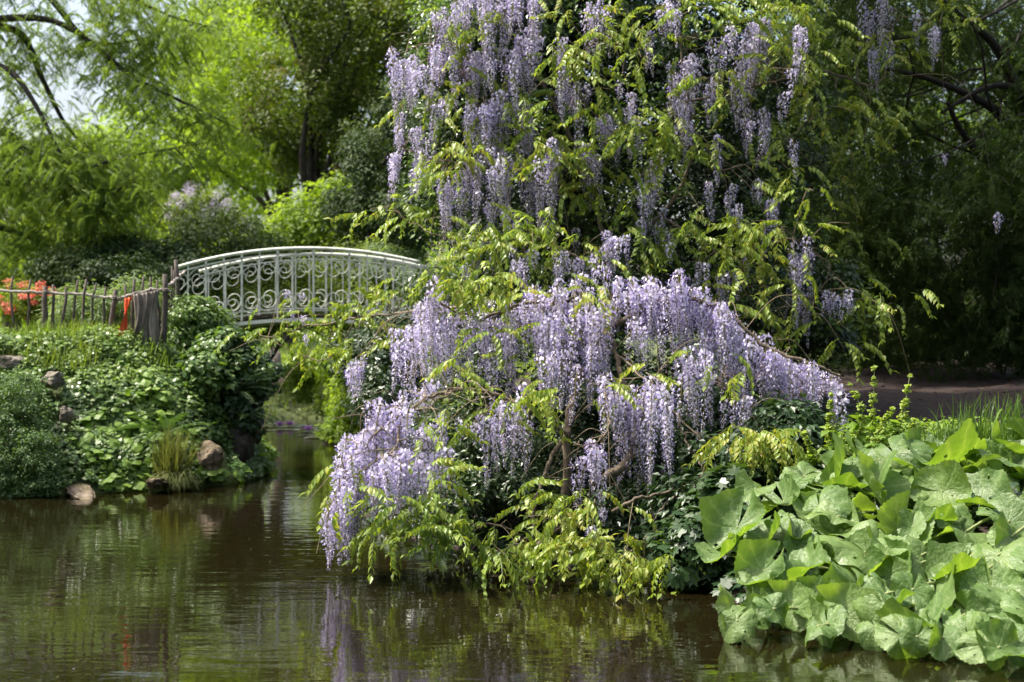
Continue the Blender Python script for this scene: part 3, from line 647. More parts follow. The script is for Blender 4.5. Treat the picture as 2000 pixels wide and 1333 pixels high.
# ------------------------------------------------------------------ left bank cover
gl = np.random.default_rng(61)
def bare(px, py):       # gaps where the rocks show
    b = np.zeros(len(px), bool)
    for x, y, rx, ry in [(15, 712, 26, 15), (102, 742, 22, 17), (140, 738, 11, 9), (110, 785, 12, 18), (128, 815, 14, 16), (408, 895, 34, 34), (305, 948, 40, 9), (165, 962, 50, 14), (290, 790, 9, 7), (470, 880, 14, 30)]:
        b |= ((px-x)/rx)**2+((py-y)/ry)**2 < 1
    return b
def to_px(p):
    return 1000+p[:, 0]/p[:, 1]*FPX, 666.5-(p[:, 2]-CAM_H)/p[:, 1]*FPX
def cover(name, label, n, box, cond, tpl, size, mat, lift, g, cat='ground cover', bareok=True, upn=.55, clump=3.0, keepn=1.0):
    pos, nn = on_ground(n, *box, cond=cond, g=g); m = len(pos)
    cn = vnoise(pos[:, 0]*clump, pos[:, 1]*clump+pos[:, 2]*clump)
    lf = np.clip(cn*.5+.5, 0, 1)*lift*g.random(m)**.6
    if bareok:
        px, py = to_px(pos); k = ~bare(px, py); pos, nn, lf = pos[k], nn[k], lf[k]; m = len(pos)
    pos = pos+nn*lf[:, None]
    dn = norm(nn*.7+np.array([0, -.15, upn])+g.normal(size=(m, 3))*.38)
    tip = norm(np.array([0, 0, -.6])+nn*.25+g.normal(size=(m, 3))*.6)
    s = scatter(tpl[0], tpl[1], pos, dn, tip, size*g.uniform(.6, 1.35, m), g.random(m))
    return put(name, leaf_mesh(name, s, M[mat]), label=label, cat=cat, kind='stuff')
leftc = lambda x, y, h: (x < -2.2)
cover('ivy', 'ivy covering the left bank of the pond', 60000, (-7.5, -2.4, 14, 21), leftc, T_IVY, .042, 'ivy', .22, gl, 'ivy')
cover('bank_herbs', 'light green herbs among the ivy along the bank top', 20000, (-8, -2.6, 15.4, 19), lambda x, y, h: (x < -2.2) & (h > 1.1), T_FOLD, .055, 'herb', .26, gl, 'herbs')
cover('bramble_leaves', 'larger pale green leaves trailing over the lower left bank', 2600, (-6, -2.6, 14, 17.5), lambda x, y, h: (h < 1.25) & (vnoise(x*2.2+1, y*2.2) > .05), T_ROUND, .10, 'herb', .26, gl, 'leaves')
cover('channel_ground_cover', 'low greenery on the far banks of the channel', 14000, (-9, 1.0, 17.5, 33), lambda x, y, h: (h < 1.6), T_FOLD, .10, 't_mid', .25, gl, 'greenery', False)
cover('meadow_leaves', 'green undergrowth behind the fence and the bridge', 16000, (-14, 0, 17.5, 36), lambda x, y, h: (h > .9), T_FOLD, .15, 't_mid', .35, gl, 'undergrowth', False)
# grass
def blade_tpl(bend, w=.03):
    t = np.linspace(0, 1, 5); y = t*(1-.25*bend*t); z = -bend*.5*t**2.2; ww = w*(1-t**1.6)+.001
    V = np.concatenate([np.stack([-ww, y, z], 1), np.stack([ww, y, z], 1)])
    return V, np.array([(i, i+1, 5+i+1, 5+i) for i in range(4)])
def grass(name, label, pos, length, mat, g, cat='grass', kind='stuff', spread=.45, parent=None, w=.03):
    parts = []; m = len(pos)
    for k, bend in enumerate((.2, .7, 1.2)):
        p = pos[k::3]; q = len(p)
        if q == 0: continue
        az = g.uniform(0, 6.28, q); out = np.stack([np.cos(az), np.sin(az), np.zeros(q)], 1)
        tip = norm(np.array([0, 0, 1.0])+out*spread*g.random((q, 1))*1.6); nn = out*-.6+np.array([0, 0, .2])+out*0
        nn = norm(np.cross(np.cross(tip, out)+1e-5, tip)+out*.02)
        V, F, r = scatter(*blade_tpl(bend, w), p, -nn*-1, tip, length*g.uniform(.5, 1.25, q), g.random(q)); parts.append((V, F, r))
    V, F, r = join(parts)
    return put(name, build_mesh(name, V, [(F, r, 0)], [M[mat]]), parent, label=label, cat=cat, kind=kind)
pos, nn = on_ground(9000, -8.5, -3.2, 15.8, 18.5, lambda x, y, h: (x < -3) & (h > 1.2) & (vnoise(x*2, y*2) > -.5), gl)
grass('bank_grass', 'long grass along the fence on top of the left bank', pos, .26, 'grass', gl)
pos, nn = on_ground(9000, -12, 2, 24, 42, lambda x, y, h: h > .05, gl)
grass('far_grass', 'sunlit grass at the far end of the channel', pos, .3, 'grass', gl, w=.05)

# shrubs on the left bank and behind the fence
def bush(name, label, blobs_px, n, cr, per, ls, mat, tpl, seed, cat='bush', group=None, flat=.8, droop=.3, stems=5, bark='twig', shell=.35):
    g = np.random.default_rng(seed)
    blobs = [(P(x, y, d), (rx/FPX*d, dep, ry/FPX*d)) for (x, y, d, rx, ry, dep) in blobs_px]
    c0 = blobs[0][0]; gz = float(ground_h(np.array([c0[0]]), np.array([c0[1]]))[0]); base = np.array([c0[0], c0[1], max(gz, 0)])
    root = thing(name, base, label, cat, group)
    s, C = crown_leaves(blobs, n, cr, per, ls, tpl, g, flat, droop, shell)
    s[0][:, 2] = np.maximum(s[0][:, 2], .012)
    put('foliage', leaf_mesh('foliage', s, M[mat]), root)
    for k in range(stems):
        e = C[g.integers(len(C))]; c = limb_curve(base+g.normal(size=3)*[.06, .06, 0], e, g, .06)
        put('stem', tubes_mesh('stem', [tube(c, np.linspace(.016, .004, len(c)), 5)], M[bark]), root)
    return root
bush('cotoneaster_bush', 'fine leaved grey green bush trailing into the water at far left', [(20, 830, 14.9, 75, 90, .25), (70, 900, 14.6, 36, 80, .22), (-20, 920, 14.6, 60, 60, .25), (50, 770, 15.2, 40, 50, .2), (95, 935, 14.6, 22, 36, .18), (0, 760, 15.3, 40, 30, .2)], 260, .10, 85, .032, 'grey_leaf', T_DIA, 71)
bush('oleander_shrub', 'narrow leaved green shrub behind the fence pickets', [(150, 610, 17.6, 55, 50, .35), (200, 620, 17.5, 40, 50, .35), (270, 580, 17.5, 55, 36, .3)], 130, .16, 60, .085, 't_pale', T_NAR, 72)
bush('privet_shrub', 'leafy green shrub at the left foot of the bridge', [(385, 625, 17.6, 45, 42, .35), (355, 640, 17.3, 30, 40, .3), (420, 650, 17.8, 36, 30, .3)], 130, .14, 80, .06, 'ivy', T_DIA, 73)
bush('bank_bush', 'round leaved green bush on the bank below the bridge', [(430, 690, 17.0, 50, 40, .3), (480, 720, 17.0, 36, 40, .3), (400, 730, 16.6, 40, 40, .3)], 120, .15, 70, .065, 'ivy', T_ROUND, 74)
bush('channel_shrub', 'light green shrub beside the channel under the bridge', [(672, 770, 24, 42, 50, .5), (675, 710, 23.5, 55, 45, .6), (600, 740, 27, 40, 40, .5)], 130, .22, 80, .08, 't_bright', T_DIA, 75, group='shrubs beside the channel')
bush('fringe_shrub', 'yellow green shrub overhanging the lily pads', [(680, 800, 22.5, 40, 45, .5), (665, 840, 22.3, 36, 26, .4), (700, 760, 21.8, 45, 60, .5)], 120, .18, 80, .07, 't_bright', T_DIA, 76, group='shrubs beside the channel')
bush('bridge_end_shrub', 'dark shrub filling the gap between bridge and wisteria', [(760, 700, 15.5, 55, 80, .5), (740, 770, 14.5, 45, 50, .4), (700, 690, 17, 45, 50, .5)], 150, .18, 85, .06, 'holly', T_DIA, 77, bark='bark_dark')
def fern(label, px, py, d, n, L, mat, seed, face=None):
    g = np.random.default_rng(seed); b = P(px, py, d); root = thing('fern', b, label, 'fern', 'ferns on the left bank')
    T = [pinnate(22, .17, .30, .55+.3*k, 200+seed*5+k, 1, .05, .007) for k in range(2)]
    ms = [build_mesh('frond', t[0], [(t[1], t[2], 0)], [M[mat]]) for t in T]
    for k in range(n):
        az = g.uniform(0, 6.28) if face is None else face+g.normal()*.8
        put('frond', ms[k % 2], root, b, rot=Euler((g.uniform(.3, 1.05), 0, az), 'XYZ'), scale=L*g.uniform(.75, 1.15))
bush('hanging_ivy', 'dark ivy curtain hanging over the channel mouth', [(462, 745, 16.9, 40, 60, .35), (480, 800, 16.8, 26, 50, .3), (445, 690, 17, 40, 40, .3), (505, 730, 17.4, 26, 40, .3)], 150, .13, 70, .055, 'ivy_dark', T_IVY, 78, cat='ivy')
fern('light green fern with upright fronds above the sedge', 325, 850, 15.35, 9, .55, 'fern', 1)
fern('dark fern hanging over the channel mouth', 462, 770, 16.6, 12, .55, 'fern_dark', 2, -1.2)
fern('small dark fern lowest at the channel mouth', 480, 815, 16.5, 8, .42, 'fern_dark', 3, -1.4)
gs = np.random.default_rng(81); b = P(335, 925, 15.25)
root = thing('sedge_tuft', b, 'arching sedge tuft with a dry brown skirt above the waterline', 'grass tuft')
pp = b+gs.normal(size=(420, 3))*np.array([.07, .06, .03]); grass('green_blade', None, pp, .48, 'drygrass', gs, None, 'stuff', .9, root, .011)
pp = b+gs.normal(size=(260, 3))*np.array([.07, .05, .03])+[.06, -.06, 0]
parts = []
az = gs.uniform(3.4, 6.0, 260); tip = np.stack([np.cos(az)*.8, np.sin(az)*.5, gs.uniform(-.6, .2, 260)], 1)
V, F, r_ = scatter(*blade_tpl(.9, .011), pp, np.tile([0, 0, 1.0], (260, 1)), tip, gs.uniform(.2, .36, 260), gs.random(260))
put('dry_blade', build_mesh('dry_blade', V, [(F, r_, 0)], [M['drygrass']]), root, kind='stuff')

# water lilies and pads
def lily(label, px, py):
    d = CAM_H*FPX/(py-666.5); b = P(px, py, d); root = thing('water_lily', b, label, 'water lily', 'pink water lilies in the channel')
    for ring, (n, rad, el, s) in enumerate(((9, .02, .35, .17), (7, .012, .9, .13))):
        az = np.arange(n)/n*6.283+ring*.3; tip = np.stack([np.cos(az)*math.cos(el), np.sin(az)*math.cos(el), np.full(n, math.sin(el))], 1)
        nn = np.stack([-np.cos(az)*math.sin(el), -np.sin(az)*math.sin(el), np.full(n, math.cos(el))], 1)
        for k in range(n):
            V, F, r = scatter(T_FOLD[0], T_FOLD[1], np.array([b+[0, 0, .03]]), nn[k:k+1], tip[k:k+1], np.array([s]), np.array([.3+.5*ring]))
            put('petal', build_mesh('petal', V, [(F, r, 0)], [M['lily']]), root)
lily('pink water lily leftmost of the three in the channel', 546, 836); lily('pink water lily between the other two in the channel', 566, 835); lily('pink water lily nearest the overhanging shrub', 602, 845)
gp = np.random.default_rng(6)
for k in range(22):
    px = gp.uniform(515, 640); py = gp.uniform(826, 842) if px < 590 else gp.uniform(830, 856); d = CAM_H*FPX/(py-666.5); b = P(px, py, d)
    r0 = gp.uniform(.12, .24); a = np.linspace(.2, 6.1, 13)+gp.uniform(0, 6)
    V = np.vstack([[0, 0, .008]]+[[math.cos(t)*r0, math.sin(t)*r0, .010+.006*math.sin(3*t)] for t in a]); F = np.array([(0, 1+i, 2+i, 2+i+1) for i in range(0, 11, 2)])
    put('lily_pad', build_mesh('lily_pad', V, [(F, None, 0)], [M['pad']]), None, (b[0], b[1], .002), label='flat lily pad floating in the channel beneath the bridge', cat='lily pad', group='lily pads in the channel')

# ------------------------------------------------------------------ evergreen tree carrying the wisteria, yew at the right
def holly():
    g = np.random.default_rng(91); base = np.array([.6, 13.9, .8]); root = thing('holly_tree', base, 'dark glossy evergreen tree smothered by the climbing wisteria', 'tree')
    bl = [(1000, 130, 13.9, 200, 210, .9), (1250, 120, 14.2, 260, 240, 1.0), (1080, 370, 13.5, 240, 170, .8), (1330, 380, 13.7, 240, 190, .9), (1500, 300, 14.4, 150, 230, .8), (900, 300, 13.9, 110, 150, .7),
          (1480, 560, 13.2, 190, 130, .7), (1200, 580, 12.6, 240, 120, .7), (950, 560, 12.8, 130, 100, .6), (1580, 620, 13.6, 110, 90, .6), (860, 170, 14, 60, 110, .5), (1120, 40, 14.2, 300, 140, 1.0), (840, 400, 13.8, 50, 60, .4), (1150, -190, 14.3, 330, 160, 1.2), (1420, -150, 14.6, 220, 170, 1.1), (1250, -330, 14.5, 260, 160, 1.1)]  # topmost blobs, above the view, added to cast shade on the soil path
    s, C = crown_leaves([(P(x, y, d), (rx/FPX*d, dep, ry/FPX*d)) for x, y, d, rx, ry, dep in bl], 1450, .22, 140, .055, T_DIA, g, .85, .3, .1)
    put('crown', leaf_mesh('crown', s, M['holly']), root)
    # sparse mid-green shoots of new growth
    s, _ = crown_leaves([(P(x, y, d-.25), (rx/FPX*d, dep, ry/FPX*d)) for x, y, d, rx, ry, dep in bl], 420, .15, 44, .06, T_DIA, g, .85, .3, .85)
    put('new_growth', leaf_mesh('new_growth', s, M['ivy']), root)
    tr = catmull([base, base+[0.1, -.1, 1.2], base+[-.1, .1, 2.6], base+[0, 0, 4.4]], 6)
    put('trunk', tubes_mesh('trunk', [tube(tr, np.linspace(.16, .06, len(tr)), 8)], M['bark_dark']), root)
    for k in range(16):
        c = limb_curve(tr[g.integers(6, len(tr))], C[g.integers(len(C))], g, .05); put('limb', tubes_mesh('limb', [tube(c, np.linspace(.04, .01, len(c)), 5)], M['bark_dark']), root)
    # understorey below the flowers
    bush('understorey_holly', 'dark glossy bush at the water edge beneath the wisteria', [(1000, 930, 10.9, 170, 90, .5), (1150, 820, 11.4, 190, 120, .5), (1300, 900, 10.9, 140, 110, .5), (900, 860, 11.4, 110, 80, .5), (1050, 720, 11.9, 220, 90, .5), (1380, 760, 11.8, 160, 100, .5), (870, 990, 10.6, 90, 50, .4), (1250, 1010, 10.3, 150, 60, .4)],
         420, .17, 110, .05, 'holly', T_DIA, 92, bark='bark_dark', stems=9)
holly()
def yew():
    g = np.random.default_rng(95); base = np.array([8.3, 19.5, 1.2]); root = thing('yew_tree', base, 'large dark yew tree filling the right side behind the path', 'tree')
    t = pinnate(9, .34, .42, .5, 300, 1, .1, .012)
    bl = [(1620, 250, 17.0, 150, 200, 1.0), (1780, 430, 16.5, 170, 130, .9), (1920, 400, 16.2, 130, 150, .9), (1650, 520, 17.0, 140, 120, .9), (1760, 60, 18, 160, 100, 1.0), (1960, 150, 18.5, 120, 120, .8), (1590, 60, 17.5, 130, 130, 1.0), (2030, 480, 16, 100, 220, .9),
          (1880, 560, 16.4, 150, 70, .7), (2060, 250, 17, 110, 200, .9), (1800, 540, 19.5, 320, 170, .8), (1720, 660, 19.3, 220, 80, .5), (1960, 680, 19.0, 220, 90, .5), (1820, -120, 17.5, 330, 90, 1.6), (1850, -170, 15.0, 330, 110, 1.6), (1650, -120, 15.2, 200, 100, 1.2), (1760, 690, 17.6, 150, 48, .4), (1930, 700, 16.8, 150, 48, .4), (2060, 690, 16.2, 100, 70, .4), (1640, 660, 17.4, 90, 60, .4), (1960, 60, 19.5, 160, 130, .6), (1900, 640, 17.2, 130, 60, .5), (2000, 600, 16.6, 90, 110, .5), (1780, 300, 18.5, 200, 150, .8), (1560, 420, 17.8, 130, 200, .8)]  # blobs above the view are an overhead canopy added to shade the soil
    blobs = [(P(x, y, d), (rx/FPX*d, dep, ry/FPX*d)) for x, y, d, rx, ry, dep in bl]
    s, C = crown_leaves(blobs, 900, .30, 20, .2, t, g, .8, .55, .3)
    put('crown', leaf_mesh('crown', s, M['yew']), root)
    tr = catmull([base, base+[-.1, 0, 1.5], base+[.15, 0, 3.2], base+[0, 0, 6]], 6)
    put('trunk', tubes_mesh('trunk', [tube(tr, np.linspace(.3, .12, len(tr)), 9)], M['bark_dark']), root)
    for pts in ([(2050, 330), (1960, 230), (1900, 190), (1800, 150), (1700, 130)], [(2040, 300), (1950, 100), (1880, 40), (1820, -20)], [(2050, 420), (1940, 330), (1880, 260), (1850, 200)], [(2040, 250), (1990, 180), (1930, 170), (1840, 220)], [(2050, 480), (1900, 480), (1780, 430)]):
        c = catmull([P(x, y, 18.2-.25*i) for i, (x, y) in enumerate(pts)], 6); put('limb', tubes_mesh('limb', [tube(c, np.linspace(.075, .02, len(c)), 6)], M['bark_dark']), root)
    for k in range(40):
        c = limb_curve(tr[g.integers(6, len(tr))], C[g.integers(len(C))], g, .03); put('limb', tubes_mesh('limb', [tube(c, np.linspace(.03, .006, len(c)), 5)], M['bark_dark']), root)
    # dark hedge closing the view behind the path
    bush('yew_hedge', 'black shaded yew hedge at the back of the bare soil', [(1700, 640, 21.5, 230, 110, .6), (2000, 640, 21, 260, 120, .6), (1850, 430, 22.5, 330, 220, .7), (1600, 300, 22, 260, 280, .7), (2080, 300, 22, 200, 260, .7), (1850, 250, 24, 260, 200, .5), (1850, 30, 25, 330, 90, .5)], 800, .36, 90, .14, 'yew', T_NAR, 96, cat='hedge', bark='bark_dark')
yew()

def added_shade_tree(label, base, cen, rad, seed):  # unseen trees added to block sky light from the right and behind
    g = np.random.default_rng(seed); root = thing('added_shade_tree', base, label, 'tree')
    s, C = crown_leaves([(np.array(cen), rad)], 260, .8, 90, .22, T_DIA, g, .7, .2, .5)
    put('crown', leaf_mesh('crown', s, M['t_mid']), root)
    c = limb_curve(base, cen, g, 0); put('trunk', tubes_mesh('trunk', [tube(c, np.linspace(.3, .12, len(c)), 8)], M['bark']), root)
added_shade_tree('unseen tall tree added on the right bank to darken the right side', (11.5, 6.5, .9), (10.0, 6.5, 6.2), (3.6, 4.5, 3.2), 171)
added_shade_tree('unseen tall tree added behind the viewpoint to block sky light', (5.0, -8.0, .2), (3.0, -8.0, 7.5), (6.0, 3.5, 3.6), 172)
# ------------------------------------------------------------------ wisteria
def raceme_mesh(L, seed):
    g = np.random.default_rng(seed); n = int(215*L+12)
    t = np.sort(g.random(n)**.95); bend = g.normal(size=2)*.05*L
    ax = lambda u: np.stack([bend[0]*u*u, bend[1]*u*u, -u*L], -1)
    th = np.linspace(0, 1, 7); V0, F0, r0 = tube(ax(th), np.linspace(.004, .0015, 7), 3, False)
    rad = (.034+.012*(L > .4))*np.clip(1-t, .02, 1)**.8*np.clip(t/.05+.3, 0, 1)*g.uniform(.65, 1.15, n)+.006
    az = np.arange(n)*2.399+g.normal(size=n)*.4; out = np.stack([np.cos(az), np.sin(az), np.zeros(n)], 1)
    pos = ax(t)+out*rad[:, None]+np.array([0, 0, -.012])
    sz = .029*(1-.72*t**1.1)*g.uniform(.75, 1.2, n)
    # standard petal: broad, upright and facing out; wings: below, pointing out and down
    tv = np.array([(0, 0, 0), (-.46, .42, .10), (0, .95, .22), (.46, .42, .10)]); tf = np.array([(0, 1, 2, 3)])
    A = scatter(tv, tf, pos, norm(out+[0, 0, .35]+g.normal(size=(n, 3))*.3), np.tile([0, 0, 1.0], (n, 1))+g.normal(size=(n, 3))*.35+out*.2, sz, g.random(n))
    bv = np.array([(0, 0, 0), (-.26, .5, -.10), (0, .95, .05), (.26, .5, -.10)])
    B = scatter(bv, tf, pos, norm(np.array([0, 0, 1.0])+g.normal(size=(n, 3))*.3), out+np.array([0, 0, -.45])+g.normal(size=(n, 3))*.25, sz*.95, g.random(n))
    pd = np.stack([ax(np.clip(t-.02, 0, 1)), ax(np.clip(t-.02, 0, 1))+[.0016, .0016, 0], pos+[.0012, 0, 0], pos], 1).reshape(-1, 3); pf = np.arange(4*n).reshape(n, 4)
    V = np.concatenate([V0, A[0], B[0], pd]); a = len(V0); b = a+len(A[0]); c = b+len(B[0])
    RAW[(L, seed)] = (V, [np.concatenate([A[1]+a]), np.concatenate([B[1]+b]), np.concatenate([F0, pf+c])], [A[2], B[2], np.full(len(F0)+len(pf), .5)])
    return build_mesh('raceme', V, [(F0, r0, 2), (A[1]+a, A[2], 0), (B[1]+b, B[2], 1), (pf+c, None, 2)], [M['petal'], M['petal2'], M['rachis']])
RAW = {}
LENS = [.16, .25, .36, .48, .62, .76]
RM = {L: [raceme_mesh(L, int(L*1000)+k) for k in range(4)] for L in LENS}
U_TOPS = [(885, -40, 1065, -30, 18, 130, 13.0), (880, -10, 1050, 10, 10, 105, 12.8), (1140, 10, 1190, 5, 6, 95, 12.8), (765, 125, 815, 105, 8, 140, 13.0), (770, 230, 800, 230, 3, 60, 13),
 (838, 85, 895, 95, 9, 95, 12.9), (905, 95, 960, 90, 8, 110, 12.9), (990, 110, 1055, 70, 12, 120, 12.8), (905, 215, 975, 200, 10, 115, 12.7), (960, 190, 1045, 215, 10, 110, 12.7), (760, 300, 790, 285, 5, 85, 13),
 (800, 325, 838, 320, 6, 75, 12.9), (815, 250, 850, 240, 4, 70, 13.1), (862, 365, 878, 362, 3, 125, 12.5), (890, 335, 990, 300, 14, 105, 12.5), (985, 300, 1010, 310, 4, 110, 12.5), (1020, 330, 1085, 330, 8, 110, 12.5),
 (1070, 300, 1085, 300, 3, 150, 12.4), (1130, 300, 1170, 305, 8, 90, 12.6), (1090, 110, 1110, 110, 2, 50, 12.8), (1110, 170, 1140, 190, 4, 60, 12.7), (1160, 230, 1200, 230, 6, 60, 12.6), (1210, 250, 1260, 240, 6, 70, 12.7),
 (1256, 375, 1270, 375, 3, 95, 12.4), (1310, 130, 1365, 105, 10, 125, 12.9), (1330, 235, 1350, 240, 4, 65, 12.8), (1290, 10, 1325, 0, 6, 80, 12.9), (1440, 100, 1500, 50, 11, 120, 13.2), (1450, 60, 1495, 45, 5, 90, 13.2),
 (1462, 225, 1500, 220, 6, 105, 13.2), (1430, 140, 1460, 150, 5, 100, 13.2), (1685, -10, 1745, 20, 7, 120, 14.5), (1690, 70, 1740, 90, 4, 80, 14.5), (1782, 30, 1790, 30, 1, 70, 14.6), (1820, 60, 1838, 60, 3, 85, 14.6),
 (1478, 375, 1512, 370, 4, 50, 12.8), (1432, 405, 1446, 405, 2, 60, 12.6), (1160, 480, 1220, 470, 8, 75, 11.8), (1545, 480, 1575, 475, 7, 130, 12.2), (1555, 600, 1572, 600, 3, 70, 12.2), (1610, 575, 1665, 560, 7, 55, 12.4),
 (1360, 530, 1385, 520, 4, 50, 12), (1850, 310, 1855, 312, 1, 30, 15.6), (1950, 420, 1956, 420, 1, 50, 15.3), (1080, 520, 1130, 505, 7, 60, 11.6), (1000, 500, 1040, 510, 5, 60, 11.7), (940, 400, 1000, 390, 6, 70, 12.5), (880, 140, 960, 120, 5, 80, 12.9)]
L_TOPS = [(800, 640, 850, 560, 17, 150, 11), (830, 570, 870, 575, 6, 110, 10.9), (850, 640, 960, 590, 20, 140, 11), (940, 660, 1010, 640, 11, 120, 10.7), (975, 620, 1060, 560, 16, 130, 10.9), (1040, 580, 1110, 555, 12, 130, 10.8),
 (1055, 640, 1110, 600, 15, 160, 10.6), (1110, 600, 1185, 595, 17, 170, 10.6), (1060, 690, 1180, 670, 13, 120, 10.5), (1130, 540, 1210, 545, 10, 60, 11), (1200, 570, 1300, 555, 17, 100, 10.9), (1245, 565, 1340, 545, 19, 140, 10.8),
 (1330, 555, 1420, 600, 19, 150, 10.8), (1230, 640, 1260, 640, 5, 80, 10.6), (1380, 610, 1440, 640, 12, 150, 10.7), (1430, 640, 1530, 690, 16, 120, 10.7), (1330, 690, 1390, 690, 10, 160, 10.3), (1420, 760, 1475, 755, 8, 85, 10.4),
 (1500, 700, 1600, 720, 17, 130, 10.6), (1580, 720, 1645, 745, 10, 110, 10.6), (1225, 760, 1310, 745, 16, 190, 10.0), (1180, 740, 1215, 750, 7, 150, 10.1), (1130, 870, 1178, 860, 10, 110, 9.7), (950, 790, 1035, 780, 13, 140, 10.1),
 (900, 810, 930, 805, 3, 50, 10.1), (815, 840, 870, 825, 8, 85, 10), (820, 760, 850, 755, 6, 50, 10.2), (725, 785, 790, 785, 9, 100, 10.0), (690, 850, 800, 800, 17, 130, 9.9), (665, 900, 720, 840, 14, 140, 9.8),
 (720, 905, 810, 890, 17, 120, 9.5), (660, 960, 700, 920, 10, 140, 9.6), (640, 1005, 690, 960, 11, 105, 9.6), (790, 900, 870, 890, 8, 130, 9.7), (680, 715, 708, 705, 5, 65, 12), (765, 640, 790, 640, 4, 80, 11.5), (1155, 1010, 1185, 1005, 3, 45, 9.5),
 (600, 650, 612, 650, 2, 30, 13.5), (560, 585, 600, 590, 3, 25, 15)]
_g = np.random.default_rng(77)
for _k in range(62):
    _x, _y = _g.uniform(800, 1560), _g.uniform(10, 540)
    if _x < 860 and _y > 400: continue
    U_TOPS.append((_x, _y, _x+_g.uniform(6, 26), _y+_g.normal()*8, int(_g.integers(1, 4)), _g.uniform(45, 95), 12.75-.6*(_y > 420)))
U_BR = [([(1200, 640, 11.5), (1185, 500, 12.3), (1150, 350, 12.6), (1080, 200, 12.7), (1000, 60, 12.8), (950, -60, 12.9)], .028), ([(1180, 480, 12.3), (1290, 420, 12.5), (1350, 300, 12.6), (1335, 120, 12.7), (1310, -20, 12.8)], .02),
 ([(1290, 420, 12.4), (1400, 490, 12.2), (1490, 480, 12.2), (1560, 475, 12.2), (1650, 560, 12.4)], .014), ([(1345, 200, 12.7), (1470, 170, 12.9), (1600, 140, 13.4), (1720, 160, 14.2), (1750, 40, 14.4), (1840, 50, 14.5)], .014),
 ([(1100, 270, 12.6), (950, 200, 12.7), (850, 92, 12.8), (770, 110, 12.9)], .012), ([(1150, 340, 12.5), (1050, 330, 12.4), (900, 320, 12.4), (780, 290, 12.8)], .013), ([(1080, 200, 12.5), (1120, 120, 12.5), (1180, 80, 12.5), (1280, 120, 12.6), (1370, 170, 12.6)], .008),
 ([(1340, 260, 12.6), (1400, 330, 12.6), (1500, 300, 12.9), (1600, 220, 13.2)], .009), ([(1350, 300, 12.5), (1240, 260, 12.4), (1160, 220, 12.5), (1100, 150, 12.5)], .008), ([(1190, 540, 11.9), (1060, 470, 11.8), (960, 470, 12), (860, 460, 12.2), (760, 410, 12.6)], .012),
 ([(1240, 330, 12.5), (1320, 390, 12.4), (1350, 350, 12.3)], .006), ([(1560, 475, 12.2), (1620, 520, 12.2), (1600, 570, 12.2), (1570, 620, 12.1)], .006), ([(1480, 480, 12.2), (1450, 560, 12), (1500, 600, 12), (1600, 580, 12.2), (1720, 590, 12.5)], .008)]
L_BR = [([(1035, 1090, 10.2), (1100, 1000, 10.3), (1110, 850, 10.3), (1120, 780, 10.4), (1150, 700, 10.7), (1190, 640, 11.0)], .042), ([(1115, 840, 10.25), (1075, 900, 10.1), (1045, 980, 9.9), (1038, 1080, 9.7)], .02),
 ([(1165, 945, 10.0), (1225, 900, 10.1), (1238, 830, 10.3), (1215, 740, 10.6), (1200, 680, 10.8), (1180, 620, 10.9)], .035), ([(1195, 1000, 9.5), (1240, 975, 9.5), (1290, 965, 9.6), (1370, 930, 9.8), (1345, 870, 10.1), (1310, 800, 10.3), (1215, 690, 10.7)], .013),
 ([(1370, 935, 9.75), (1310, 975, 9.6), (1282, 1010, 9.6), (1278, 1060, 9.6), (1283, 1150, 9.5)], .009), ([(1110, 850, 10.2), (1050, 810, 10.1), (960, 768, 10.1), (880, 762, 10), (800, 800, 9.9), (735, 850, 9.7), (690, 900, 9.6)], .018),
 ([(945, 772, 10), (900, 762, 10.0), (860, 775, 9.9), (830, 800, 9.9), (730, 790, 9.9)], .010), ([(1190, 640, 10.9), (1300, 590, 10.8), (1400, 600, 10.7), (1500, 680, 10.6), (1600, 715, 10.5), (1640, 740, 10.5)], .022),
 ([(1190, 630, 10.9), (1050, 590, 10.8), (940, 620, 10.8), (830, 580, 10.9)], .02), ([(690, 900, 9.6), (660, 960, 9.5), (640, 1010, 9.5)], .008), ([(780, 830, 9.8), (770, 880, 9.6), (720, 910, 9.4), (660, 960, 9.5)], .009),
 ([(1200, 690, 10.5), (1260, 740, 10.1), (1300, 750, 10.0)], .010), ([(1180, 760, 10.2), (1190, 820, 9.9), (1170, 860, 9.6), (1130, 872, 9.6)], .008), ([(1035, 1060, 10), (980, 1030, 9.8), (880, 1020, 9.6), (780, 1010, 9.5)], .009),
 ([(1060, 1060, 9.9), (1120, 1010, 9.6), (1160, 1000, 9.5)], .012), ([(1050, 1085, 9.9), (1120, 1090, 9.5), (1220, 1085, 9.3), (1300, 1105, 9.2)], .010), ([(1050, 1085, 9.9), (1000, 1080, 9.6), (960, 1085, 9.5)], .008), ([(900, 600, 11.0), (800, 610, 12), (700, 620, 13.2), (600, 640, 14), (520, 660, 14.6)], .012), ([(700, 620, 13.2), (640, 700, 13.6), (570, 690, 14)], .007),
 ([(1310, 800, 10.3), (1400, 880, 10), (1480, 860, 9.8)], .008), ([(1380, 720, 10.4), (1450, 790, 10.3), (1480, 830, 10.2)], .007)]
